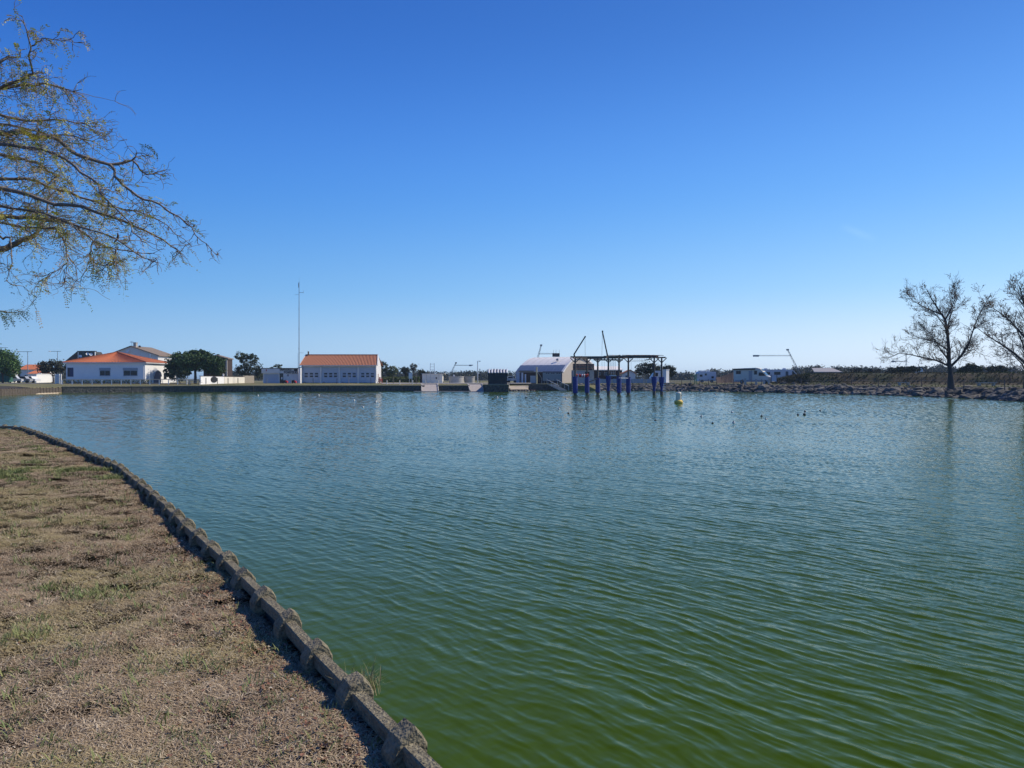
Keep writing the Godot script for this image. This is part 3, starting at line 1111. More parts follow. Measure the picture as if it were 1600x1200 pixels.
func stone(k: int) -> MB:
	var rng := RandomNumberGenerator.new()
	rng.seed = 100 + k
	var b := MB.new()
	var rings := []
	for i in 4:
		var ring := []
		var y: float = [-0.75, -0.2, 0.35, 0.72][i]
		var r: float = [0.6, 1.0, 0.9, 0.45][i]
		for j in 7:
			var a := TAU * j / 7.0 + rng.randfn() * 0.12
			var rr := r * rng.randf_range(0.78, 1.18)
			ring.append(Vector3(cos(a) * rr, y + rng.randfn() * 0.09, -sin(a) * rr))
		rings.append(ring)
	var top := Vector3(rng.randfn() * 0.15, 0.85, rng.randfn() * 0.15)
	for i in 3:
		for j in 7:
			var n := (j + 1) % 7
			b.tri(rings[i][j], rings[i][n], rings[i + 1][n])
			b.tri(rings[i][j], rings[i + 1][n], rings[i + 1][j])
	for j in 7:
		b.tri(rings[3][j], rings[3][(j + 1) % 7], top)
	return b

# a window: frame proud of the wall, pane set back in it; x, y, z are its lower left corner
func window(parent: Node, a: Vector3, w: float, h: float, frame: Material, pane: Material, split := 1) -> void:
	var f := MB.new()
	var e := 0.07
	f.span(a + Vector3(0, 0, 0.0), a + Vector3(w, e, 0.06))
	f.span(a + Vector3(0, h - e, 0.0), a + Vector3(w, h, 0.06))
	f.span(a + Vector3(0, e, 0.0), a + Vector3(e, h - e, 0.06))
	f.span(a + Vector3(w - e, e, 0.0), a + Vector3(w, h - e, 0.06))
	for k in range(1, split):
		f.span(a + Vector3(w * k / split - e / 2, e, 0.0), a + Vector3(w * k / split + e / 2, h - e, 0.055))
	var o := obj("window", f, frame, parent)
	for k in split:
		var g := MB.new()
		g.span(a + Vector3(w * k / split + 0.02, 0.02, 0.004), a + Vector3(w * (k + 1) / split - 0.02, h - 0.02, 0.022))
		obj("pane", g, pane, o)

# roof cover with the rows of half-round tiles running down the slope: a, b the eave ends, c, d the ridge ends
func tiled(b: MB, a: Vector3, e: Vector3, r1: Vector3, r0: Vector3, rows: int, rise := 0.07) -> void:
	var nrm := (e - a).cross(r0 - a).normalized()
	for i in rows:
		var f0 := float(i) / rows
		var f1 := float(i + 1) / rows
		var p0 := a.lerp(e, f0)
		var p1 := a.lerp(e, f1)
		var q0 := r0.lerp(r1, f0)
		var q1 := r0.lerp(r1, f1)
		var pts := [[0.0, 0.0], [0.18, 0.75], [0.36, 1.0], [0.54, 0.75], [0.72, 0.0], [1.0, 0.0]]
		for k in pts.size() - 1:
			b.quad(p0.lerp(p1, pts[k][0]) + nrm * rise * pts[k][1], p0.lerp(p1, pts[k + 1][0]) + nrm * rise * pts[k + 1][1], q0.lerp(q1, pts[k + 1][0]) + nrm * rise * pts[k + 1][1], q0.lerp(q1, pts[k][0]) + nrm * rise * pts[k][1])

func left_houses() -> void:
	var d := 145.0
	var s := d / F
	# --- white bungalow with a hipped roof
	var base := on(165, d, 1.45)
	var X := func(px: float) -> float: return (px - 165.0) * s
	var Y := func(py: float) -> float: return EYE + (HZ - py) * s - 1.45
	var h := thing("bungalow", "white single-storey house with orange hipped tile roof", "house", base)
	var x0: float = X.call(103.5)
	var x1: float = X.call(226.5)
	var ye: float = Y.call(567.5)
	var dep := 10.6
	var b := MB.new()
	b.span(Vector3(x0, -0.3, -dep), Vector3(x1, ye, 0))
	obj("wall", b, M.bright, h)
	b = MB.new()
	b.span(Vector3(x0 - 0.45, ye + 0.003, -dep - 0.4), Vector3(x1 + 0.45, ye + 0.16, 0.45))
	obj("eave", b, M.offwhite, h)
	var yr: float = Y.call(550.0) + 0.15
	var A := Vector3(x0 - 0.5, ye + 0.17, 0.5)
	var B := Vector3(x1 + 0.5, ye + 0.17, 0.5)
	var Cc := Vector3(x1 + 0.5, ye + 0.17, -dep - 0.5)
	var D := Vector3(x0 - 0.5, ye + 0.17, -dep - 0.5)
	var top := Vector3(-0.6, yr, -dep * 0.5)
	b = MB.new()
	tiled(b, A, B, top + Vector3(0.05, 0, 0), top, 52, 0.06)
	tiled(b, B, Cc, top, top, 34, 0.06)
	tiled(b, Cc, D, top, top, 40, 0.06)
	tiled(b, D, A, top, top, 34, 0.06)
	var roof := obj("roof", b, M.tile, h)
	for q in [A, B, Cc, D]:
		var k := MB.new()
		k.cyl(q + Vector3(0, 0.05, 0), top + Vector3(0, 0.06, 0), 0.11, 6)
		obj("hip_ridge", k, M.tile_ridge, roof)
	for q in [[156.0, 172.5], [193.0, 215.0]]:
		var wy: float = Y.call(587.3)
		window(h, Vector3(X.call(q[0]), wy, 0.0), (q[1] - q[0]) * s, Y.call(578.8) - wy, M.shutter, M.glass, 2)
		var k := MB.new()
		k.span(Vector3(X.call(q[0]) - 0.05, Y.call(578.6), 0.002), Vector3(X.call(q[1]) + 0.05, Y.call(574.8), 0.13))
		obj("shutter_box", k, M.shutter, h)
		k = MB.new()
		k.span(Vector3(X.call(q[0]) - 0.1, wy - 0.1, 0.002), Vector3(X.call(q[1]) + 0.1, wy - 0.005, 0.16))
		obj("sill", k, M.offwhite, h)
	b = MB.new()
	b.span(Vector3(X.call(109.5), Y.call(588.5), 0.004), Vector3(X.call(114.8), Y.call(574.5), 0.07))
	obj("shutter", b, M.blue_door, h)
	b = MB.new()
	b.span(Vector3(X.call(105.5), Y.call(588.5), 0.003), Vector3(X.call(109.2), Y.call(574.5), 0.03))
	obj("door", b, mat(0.05, 0.05, 0.06, 0.6), h)
	b = MB.new()
	b.cyl(Vector3(x1 - 0.25, 0.1, 0.08), Vector3(x1 - 0.25, ye, 0.08), 0.06, 6)
	obj("downpipe", b, M.white_paint, h)
	# arched opening and blue gate in the sunny end wall
	var arch := PackedVector2Array([Vector2(-1.5, 0), Vector2(1.5, 0)])
	for i in 13:
		var a := PI * i / 12.0
		arch.append(Vector2(cos(a) * 1.5, 1.35 + sin(a) * 1.15))
	b = MB.new()
	b.prism(arch, 0.01, 0.05, Basis(Vector3.UP, PI / 2), Vector3(x1, 0.1, -5.0))
	obj("door", b, M.blue_door, h)
	for k in 12:
		var a0 := PI * k / 12.0
		var a1 := PI * (k + 1) / 12.0
		var vb := MB.new()
		vb.bar(Vector3(x1 + 0.1, 1.45 + sin(a0) * 1.25, -5.0 - cos(a0) * 1.6), Vector3(x1 + 0.1, 1.45 + sin(a1) * 1.25, -5.0 - cos(a1) * 1.6), 0.2, 0.16)
		obj("arch_stone", vb, M.shutter, h)
	b = MB.new()
	b.span(Vector3(x1 + 0.003, 0.9, -9.0), Vector3(x1 + 0.05, 2.2, -7.8))
	obj("window", b, M.glass, h)
	# --- taller house behind it
	d = 176.0
	s = d / F
	base = on(205, d, 1.4)
	X = func(px: float) -> float: return (px - 205.0) * s
	Y = func(py: float) -> float: return EYE + (HZ - py) * s - 1.4
	h = thing("gabled_house", "taller white house with broad gable and brown roof behind bungalow", "house", base)
	var gl := PackedVector2Array([Vector2(X.call(158), -0.3), Vector2(X.call(247), -0.3), Vector2(X.call(247), Y.call(555.5)), Vector2(X.call(205), Y.call(541.5)), Vector2(X.call(158), Y.call(559))])
	b = MB.new()
	b.prism(gl, -9.5, 0)
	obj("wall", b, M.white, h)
	b = MB.new()
	for e in [[Vector2(X.call(205), Y.call(541.5)), Vector2(X.call(249.5), Y.call(556.5))], [Vector2(X.call(155), Y.call(560.5)), Vector2(X.call(205), Y.call(541.5))]]:
		var up := Vector3(0, 0.2, 0)
		var p: Vector2 = e[0]
		var q: Vector2 = e[1]
		b.hexa([Vector3(p.x, p.y + 0.01, 0.35), Vector3(q.x, q.y + 0.01, 0.35), Vector3(q.x, q.y + 0.01, -10), Vector3(p.x, p.y + 0.01, -10), Vector3(p.x, p.y, 0.35) + up, Vector3(q.x, q.y, 0.35) + up, Vector3(q.x, q.y, -10) + up, Vector3(p.x, p.y, -10) + up])
	roof = obj("roof", b, M.brown_roof, h)
	b = MB.new()
	b.span(Vector3(X.call(207.2), Y.call(543.5), -1.2), Vector3(X.call(211.2), Y.call(535.6), -0.4))
	b.span(Vector3(X.call(206.6), Y.call(535.58), -1.3), Vector3(X.call(211.8), Y.call(534.8), -0.3))
	obj("chimney", b, M.concrete, roof)
	b = MB.new()
	b.lathe([Vector2(0.1, 0), Vector2(0.28, 0.1), Vector2(0.3, 0.35), Vector2(0.1, 0.5), Vector2(0, 0.5)], Vector3(X.call(215.2), Y.call(542.6), -1.0), 8)
	obj("vent_cowl", b, M.dark_steel, roof)
	b = MB.new()
	b.cyl(Vector3(X.call(203.6), Y.call(543), -0.8), Vector3(X.call(203.6), Y.call(532.5), -0.8), 0.035, 5)
	for k in 4:
		b.bar(Vector3(X.call(201.0), Y.call(533.2 + k * 0.7), -0.8), Vector3(X.call(206.0 - k * 0.4), Y.call(533.2 + k * 0.7), -0.8), 0.035, 0.035)
	obj("antenna", b, M.steel, roof)
	b = MB.new()
	b.lathe([Vector2(0.0, 0.0), Vector2(0.3, 0.06), Vector2(0.46, 0.18), Vector2(0.42, 0.2), Vector2(0.0, 0.06)], Vector3.ZERO, 12)
	var dish := obj("satellite_dish", b, M.white_paint, h, Vector3(X.call(202.5), Y.call(549.3), 0.5))
	dish.rotation = Vector3(1.2, -0.5, 0)
	b = MB.new()
	b.span(Vector3(X.call(235), Y.call(562), 0.003), Vector3(X.call(237.2), Y.call(553.5), 0.5))
	obj("pilaster", b, M.white_paint, h)
	# --- dark barn left behind the bungalow
	d = 190.0
	s = d / F
	base = on(128, d, 1.4)
	X = func(px: float) -> float: return (px - 128.0) * s
	Y = func(py: float) -> float: return EYE + (HZ - py) * s - 1.4
	h = thing("dark_roofed_barn", "barn with black sloping roof and glazed dormer left behind bungalow", "barn", base)
	b = MB.new()
	b.span(Vector3(X.call(105), -0.3, -2.3), Vector3(X.call(151), Y.call(566), 0))
	obj("wall", b, M.dark_wall, h)
	b = MB.new()
	b.prism(PackedVector2Array([Vector2(X.call(101), Y.call(565.5)), Vector2(X.call(153), Y.call(565.5)), Vector2(X.call(153), Y.call(554)), Vector2(X.call(150), Y.call(549.6)), Vector2(X.call(121), Y.call(549.4))]), -2.5, 0.2)
	roof = obj("roof", b, M.dark_roof, h)
	b = MB.new()
	b.span(Vector3(X.call(124.6), Y.call(560), 0.203), Vector3(X.call(150), Y.call(550), 0.5))
	var dm := obj("dormer", b, M.glass, roof)
	for q in [124.2, 149.6]:
		b = MB.new()
		b.span(Vector3(X.call(q), Y.call(560), 0.25), Vector3(X.call(q + 1.4), Y.call(549), 0.72))
		obj("dormer_post", b, M.pale_steel, dm)
	b = MB.new()
	b.span(Vector3(X.call(123.5), Y.call(549.6), 0.0), Vector3(X.call(151.5), Y.call(548.4), 0.8))
	obj("dormer_top", b, M.slate, dm)
	for q in [[129.0, 557.2], [140.0, 553.6], [145.5, 554.4]]:
		b = MB.new()
		b.lathe([Vector2(0, 0), Vector2(0.28, 0.05), Vector2(0.4, 0.2), Vector2(0.0, 0.08)], Vector3.ZERO, 10)
		var dd := obj("satellite_dish", b, M.white_paint, h, Vector3(X.call(q[0]), Y.call(q[1]), 0.9))
		dd.rotation = Vector3(1.1, 0.6, 0)
	# --- small orange-roofed houses at the far left
	for q in [[32, 64, 569.5, 577.5, 205.0, "low white house with orange roof behind the left street lamp"], [44, 57, 579.0, 584.0, 188.0, "small white annex with orange lean-to roof, far left"], [-60, 6, 573.0, 580.0, 215.0, "pale house with orange roof behind the green tree, far left"]]:
		var dd: float = q[4]
		s = dd / F
		var bx := on((q[0] + q[1]) / 2.0, dd, 1.4)
		var w: float = (q[1] - q[0]) * s * 0.5
		var y_e: float = EYE + (HZ - q[3]) * s - 1.4
		var y_r: float = EYE + (HZ - q[2]) * s - 1.4
		h = thing("orange_roofed_house", q[5], "house", bx)
		b = MB.new()
		b.span(Vector3(-w, -0.3, -6), Vector3(w, y_e, 0))
		obj("wall", b, M.white, h)
		b = MB.new()
		tiled(b, Vector3(-w - 0.3, y_e + 0.01, 0.4), Vector3(w + 0.3, y_e + 0.01, 0.4), Vector3(w + 0.3, y_r, -3), Vector3(-w - 0.3, y_r, -3), int(w * 7), 0.06)
		tiled(b, Vector3(w + 0.3, y_e + 0.01, -6.4), Vector3(-w - 0.3, y_e + 0.01, -6.4), Vector3(-w - 0.3, y_r, -3), Vector3(w + 0.3, y_r, -3), int(w * 7), 0.06)
		roof = obj("roof", b, M.tile, h)
		if w > 2.0:
			b = MB.new()
			b.span(Vector3(w * 0.5, y_r - 0.4, -3.4), Vector3(w * 0.5 + 0.5, y_r + 0.9, -2.8))
			obj("chimney", b, M.concrete, roof)
			window(h, Vector3(-w * 0.6, 1.0, 0.0), 1.2, 1.2, M.offwhite, M.glass, 2)
			window(h, Vector3(w * 0.2, 1.0, 0.0), 1.2, 1.2, M.offwhite, M.glass, 2)
	# sunlit boundary walls in front of them
	for q in [[14, -83, 38, -80.5, 176.0, 1.35, "long sunlit white garden wall at the far left, behind the parked cars"], [56, 0, 79, 0, 168.0, 2.0, "white garden wall with a dark window slot under the round tree"]]:
		var p0 := on(q[0], q[4], 1.4)
		var p1 := on(q[2], q[4] + 14.0, 1.4)
		h = thing("garden_wall", q[6], "wall", p0)
		b = MB.new()
		b.bar(Vector3(0, q[5] / 2.0, 0), p1 - p0 + Vector3(0, q[5] / 2.0, 0), 0.25, q[5])
		obj("wall", b, M.bright, h)
		b = MB.new()
		b.bar(Vector3(0, q[5] + 0.04, 0), p1 - p0 + Vector3(0, q[5] + 0.04, 0), 0.34, 0.08)
		obj("coping", b, M.tile_ridge if q[0] == 14 else M.offwhite, h)
	# --- brown house right of the big pine
	d = 182.0
	s = d / F
	base = on(350, d, 1.45)
	X = func(px: float) -> float: return (px - 350.0) * s
	Y = func(py: float) -> float: return EYE + (HZ - py) * s - 1.45
	h = thing("brown_house", "dark brown house with long falling roof behind the two pines", "house", base)
	b = MB.new()
	b.prism(PackedVector2Array([Vector2(X.call(318), -0.3), Vector2(X.call(356), -0.3), Vector2(X.call(356), Y.call(561)), Vector2(X.call(338), Y.call(556)), Vector2(X.call(318), Y.call(562))]), -3, 0)
	obj("wall", b, M.dark_wall, h)
	b = MB.new()
	for e in [[Vector2(X.call(338), Y.call(556)), Vector2(X.call(357.5), Y.call(561.4))], [Vector2(X.call(316), Y.call(562.6)), Vector2(X.call(338), Y.call(556))]]:
		var up := Vector3(0, 0.22, 0)
		var p: Vector2 = e[0]
		var q: Vector2 = e[1]
		b.hexa([Vector3(p.x, p.y + 0.01, 0.4), Vector3(q.x, q.y + 0.01, 0.4), Vector3(q.x, q.y + 0.01, -3.2), Vector3(p.x, p.y + 0.01, -3.2), Vector3(p.x, p.y, 0.4) + up, Vector3(q.x, q.y, 0.4) + up, Vector3(q.x, q.y, -3.2) + up, Vector3(p.x, p.y, -3.2) + up])
	roof = obj("roof", b, M.brown_roof, h)
	b = MB.new()
	b.span(Vector3(X.call(337), Y.call(557), -1.3), Vector3(X.call(340), Y.call(553.2), -0.6))
	obj("chimney", b, M.black, roof)
	b = MB.new()
	b.span(Vector3(X.call(353.4), 0, 0.01), Vector3(X.call(355.6), Y.call(561.6), 0.3))
	obj("pilaster", b, M.concrete, h)
	# --- white wall with a dark round plaque, then a plank gate
	var w0 := on(312.5, 138, 1.40)
	var w1 := on(381.5, 161, 1.42)
	h = thing("courtyard_wall", "long sunlit white wall with a dark round plaque beside the quay", "wall", w0)
	var dir := (w1 - w0).normalized()
	var ln := w0.distance_to(w1)
	var bas := Basis(Vector3.UP, atan2(-dir.z, dir.x))
	for k in 4:
		b = MB.new()
		var hh := 1.50 - k * 0.02
		b.box(bas * Vector3(ln * (k + 0.5) / 4.0, hh / 2.0 - 0.1, 0), Vector3(ln / 4.0 - 0.12, hh + 0.2, 0.24), bas)
		obj("wall_panel", b, M.bright if k < 2 else M.cream, h)
		b = MB.new()
		b.box(bas * Vector3(ln * (k + 0.5) / 4.0, hh + 0.06, 0), Vector3(ln / 4.0 - 0.1, 0.1, 0.36), bas)
		obj("coping", b, M.dark_wall, h)
	for k in 4:
		b = MB.new()
		b.box(bas * Vector3(ln * (0.1 + k * 0.24), 0.62, 0.2), Vector3(0.14, 1.2, 0.12), bas)
		obj("buttress", b, M.concrete, h)
	b = MB.new()
	b.lathe([Vector2(0.0, 0.0), Vector2(0.62, 0.0), Vector2(0.62, 0.06), Vector2(0.5, 0.1), Vector2(0.0, 0.1)], Vector3.ZERO, 18)
	var pl := obj("round_plaque", b, M.black, h)
	pl.transform = Transform3D(bas * Basis(Vector3.RIGHT, PI / 2) * Basis().scaled(Vector3(2.6, 1.0, 1.0)), bas * Vector3(ln * 0.27, 0.86, 0.125))
	b = MB.new()
	b.lathe([Vector2(0, 0), Vector2(0.2, 0.05), Vector2(0.2, 0.4), Vector2(0.28, 0.5), Vector2(0, 0.6)], bas * Vector3(ln * 0.49, 1.5, 0), 8)
	obj("finial", b, M.white_paint, h)
	h = thing("plank_gate", "tall pale plank gate closing the right end of the white wall", "gate", on(388.5, 163, 1.42), "", 1.0)
	for k in 8:
		b = MB.new()
		b.box(Vector3(-1.3 + k * 0.37, 0.85 + R.randf_range(-0.02, 0.02), 0), Vector3(0.35, 1.75, 0.06))
		obj("plank", b, M.pale_wood, h)
	# --- picnic table
	h = thing("picnic_table", "grey picnic table with benches standing beside the guard rail", "picnic table", on(304, 131, 1.30), "", 0.25)
	b = MB.new()
	b.box(Vector3(0, 0.74, 0), Vector3(2.4, 0.07, 0.8))
	obj("tabletop", b, M.concrete, h)
	for z in [-0.72, 0.72]:
		b = MB.new()
		b.box(Vector3(0, 0.45, z), Vector3(2.5, 0.06, 0.3))
		obj("bench_seat", b, M.concrete, h)
	for x in [-0.85, 0.85]:
		b = MB.new()
		b.box(Vector3(x, 0.35, 0), Vector3(0.14, 0.7, 0.6))
		b.box(Vector3(x, 0.36, 0), Vector3(0.12, 0.1, 1.6))
		obj("leg", b, M.concrete, h)
	# --- guard rail
	h = thing("guard_rail", "long pale timber guard rail on short posts in front of bungalow", "guard rail", on(190, 133, 1.3))
	var a0 := on(97, 130, 1.3) - h.position
	var a1 := on(292, 137, 1.35) - h.position
	for k in 14:
		var f0 := k / 13.0
		b = MB.new()
		var p := a0.lerp(a1, f0)
		b.box(p + Vector3(0, 0.42, 0), Vector3(0.13, 0.95, 0.13))
		obj("post", b, M.white_paint, h)
		if k < 13:
			var q := a0.lerp(a1, (k + 1) / 13.0)
			b = MB.new()
			b.bar(p + Vector3(0, 0.97, 0), q + Vector3(-0.02, 0.97, 0), 0.2, 0.13)
			obj("rail", b, M.pale_wood, h)
	h = thing("low_hedge", "low clipped dark hedge running behind the guard rail", "hedge", on(195, 141, 1.4))
	b = MB.new()
	var e0 := on(100, 141, 0.35) - on(195, 141, 0)
	var e1 := on(236, 142, 0.35) - on(195, 141, 0)
	for k in 2600:
		var p := e0.lerp(e1, R.randf()) + Vector3(0, R.randf_range(-0.3, 0.42), R.randfn() * 0.3)
		leaf(b, p, 0.2, Color(0.03, 0.05, 0.018).lerp(Color(0.055, 0.08, 0.025), R.randf()))
	obj("foliage", b, M.hard_leaf, h)
	# road behind the guard rail
	b = MB.new()
	var ra := on(-200, 134.5, 1.50)
	var rb := on(300, 139, 1.50)
	var rc := on(300, 146, 1.52)
	var rd := on(-200, 150, 1.52)
	b.quad(ra, rb, rc, rd)
	tag(obj("road", b, M.road), "grey asphalt road behind the guard rail on the left shore", "road", "", "structure")
	# --- pale gate pillars and panel at the left end of the bungalow's garden
	h = thing("gate_panel", "pale grey gate with white pillars left of the bungalow", "gate", on(92, 136, 1.4))
	b = MB.new()
	b.span(Vector3(-0.55, 0.1, -0.04), Vector3(0.0, 1.9, 0.04))
	obj("panel", b, M.door_white, h)
	for k in 5:
		b = MB.new()
		b.span(Vector3(-0.56, 0.25 + k * 0.34, 0.043), Vector3(0.0, 0.33 + k * 0.34, 0.08))
		obj("slat", b, M.offwhite, h)
	for x in [-0.65, 0.06, 0.42]:
		b = MB.new()
		b.box(Vector3(x, 0.95, 0), Vector3(0.16, 2.0, 0.16))
		obj("pillar", b, M.white_paint, h)
	# --- street lamps and a shelter
	lamp_t(43.5, 549.5, 172.0, 15.0, "double-armed street lamp with a bright white head above the cars", true)
	lamp_t(90.0, 549.0, 186.0, 12.0, "double-armed street lamp rising behind the round dark tree", true)
	lamp_t(8.5, 543.3, 178.0, 9.0, "double-armed street lamp rising above the left green tree", false)
	h = thing("canvas_shelter", "green canvas market shelter at the left edge under the tree", "shelter", on(2, 150, 1.4))
	b = MB.new()
	b.prism(PackedVector2Array([Vector2(-2.6, 0.35), Vector2(1.7, 0.35), Vector2(1.6, 1.7), Vector2(1.2, 2.1), Vector2(-2.6, 2.1)]), -2, 0)
	obj("canvas", b, M.bin_green, h)
	for x in [-2.4, 1.55]:
		for z in [-1.8, -0.2]:
			b = MB.new()
			b.box(Vector3(x, 0.17, z), Vector3(0.1, 0.5, 0.1))
			obj("leg", b, M.steel, h)
	# trees of this part
	tree("green_tree", "bright green bushy tree at the far left edge", 4, 594, 150.0, [[4, 566, 26, 19], [-18, 560, 24, 20], [18, 574, 14, 14]], 3.2, Color(0.03, 0.072, 0.014), Color(0.09, 0.18, 0.035), 0.24, 480)
	tree("round_tree", "dark round grey-green tree left of the bungalow", 83, 594, 150.0, [[83, 573, 20, 10.5], [74, 575, 12, 9], [94, 572, 9, 9]], 2.4, Color(0.028, 0.035, 0.016), Color(0.062, 0.068, 0.034), 0.2, 130)
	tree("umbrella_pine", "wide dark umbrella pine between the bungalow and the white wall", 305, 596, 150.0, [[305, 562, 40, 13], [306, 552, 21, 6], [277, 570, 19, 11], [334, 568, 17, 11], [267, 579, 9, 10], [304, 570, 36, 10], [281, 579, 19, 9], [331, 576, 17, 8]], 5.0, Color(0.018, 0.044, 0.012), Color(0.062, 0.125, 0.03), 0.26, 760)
	tree("garden_bush", "dark spreading bush under the left side of the umbrella pine", 281, 597, 146.0, [[277, 584, 12, 8], [288, 586, 11, 8], [268, 588, 9, 7]], 0.8, Color(0.018, 0.034, 0.012), Color(0.05, 0.078, 0.025), 0.17, 70)
	tree("garden_bush", "yellow-green bush behind the white wall, right of umbrella pine", 343, 592, 152.0, [[343, 581, 11, 7], [335, 584, 8, 5]], 0.8, Color(0.045, 0.068, 0.018), Color(0.10, 0.12, 0.035), 0.17, 50)
	tree("maritime_pine", "tall loose-topped pine right of the brown house", 385, 594, 168.0, [[378, 556, 12, 6.5], [392, 556, 9, 6], [384, 562, 14, 6], [401, 561, 4, 4]], 4.2, Color(0.022, 0.042, 0.017), Color(0.062, 0.092, 0.036), 0.2, 80)
	tree("evergreen_bush", "broad dark evergreen bush under the loose-topped pine", 386, 594, 166.0, [[380, 578, 15, 11], [396, 574, 12, 11], [404, 584, 8, 10]], 1.0, Color(0.020, 0.032, 0.012), Color(0.055, 0.075, 0.028), 0.2, 110)
	tree("garden_tree", "small olive tree standing over the low white station annex", 433, 596, 182.0, [[433, 572, 7, 5], [426, 577, 6, 4]], 2.0, Color(0.035, 0.05, 0.02), Color(0.08, 0.10, 0.04), 0.2, 22)

# a tree laid out from measured lobes [column, row, half width, half height]; its crown is leaf-sized faces
func tree(called: String, label: String, px: float, py: float, d: float, lobes: Array, trunk: float, c0: Color, c1: Color, size: float, clumps: int, group := "") -> void:
	var s := d / F
	var base := at(px, py, d)
	base.y = 1.4
	var t := thing(called, label, "bush" if called.contains("bush") else "tree", base, group)
	var ls := []
	for l in lobes:
		var p := at(l[0], l[1], d) - base
		p.z += R.randf_range(-0.8, 0.8)
		ls.append([p, Vector3(l[2] * s, l[3] * s, l[2] * s * 0.8)])
	var b := MB.new()
	crown(b, ls, clumps, 26, size * 1.6, c0, c1, 0.45)
	obj("crown", b, M.hard_leaf, t)
	b = MB.new()
	var r := 0.05 + trunk * 0.045
	var top: Vector3 = ls[0][0]
	b.tube([Vector3(0, -0.4, 0), Vector3(0.05, trunk * 0.3, 0), Vector3(top.x * 0.3, trunk * 0.7, 0.05), Vector3(top.x * 0.6, maxf(top.y * 0.9, trunk * 0.8), top.z)], [r * 1.2, r, r * 0.8, r * 0.35], 7)
	for l in ls:
		b.tube([Vector3(top.x * 0.3, trunk * 0.6, 0), (l[0] + Vector3(0, trunk * 0.6, 0)) * 0.5, l[0]], [r * 0.6, r * 0.4, r * 0.15], 5)
	obj("trunk", b, M.far_bark, t)

func lamp_t(px: float, py: float, d: float, arm: float, label: String, head: bool) -> void:
	var s := d / F
	var base := on(px, d, 1.4)
	var top := EYE + (HZ - py) * s - 1.4
	var t := thing("street_lamp", label, "street lamp", base, "street lamps at the far left")
	var b := MB.new()
	b.tube([Vector3.ZERO, Vector3(0, top, 0)], [0.09, 0.06], 7)
	obj("pole", b, M.steel, t)
	b = MB.new()
	b.bar(Vector3(-arm * s, top, 0), Vector3(arm * s * 0.45, top, 0), 0.09, 0.09)
	obj("arm", b, M.dark_steel, t)
	b = MB.new()
	b.lathe([Vector2(0, -0.1), Vector2(0.16, -0.08), Vector2(0.2, 0.0), Vector2(0.1, 0.1), Vector2(0, 0.12)], Vector3.ZERO, 9)
	var hd := obj("lamp_head", b, M.white_paint if head else M.steel, t, Vector3(-arm * s, top + 0.02, 0))
	hd.scale = Vector3(2.0, 1.0, 1.0)

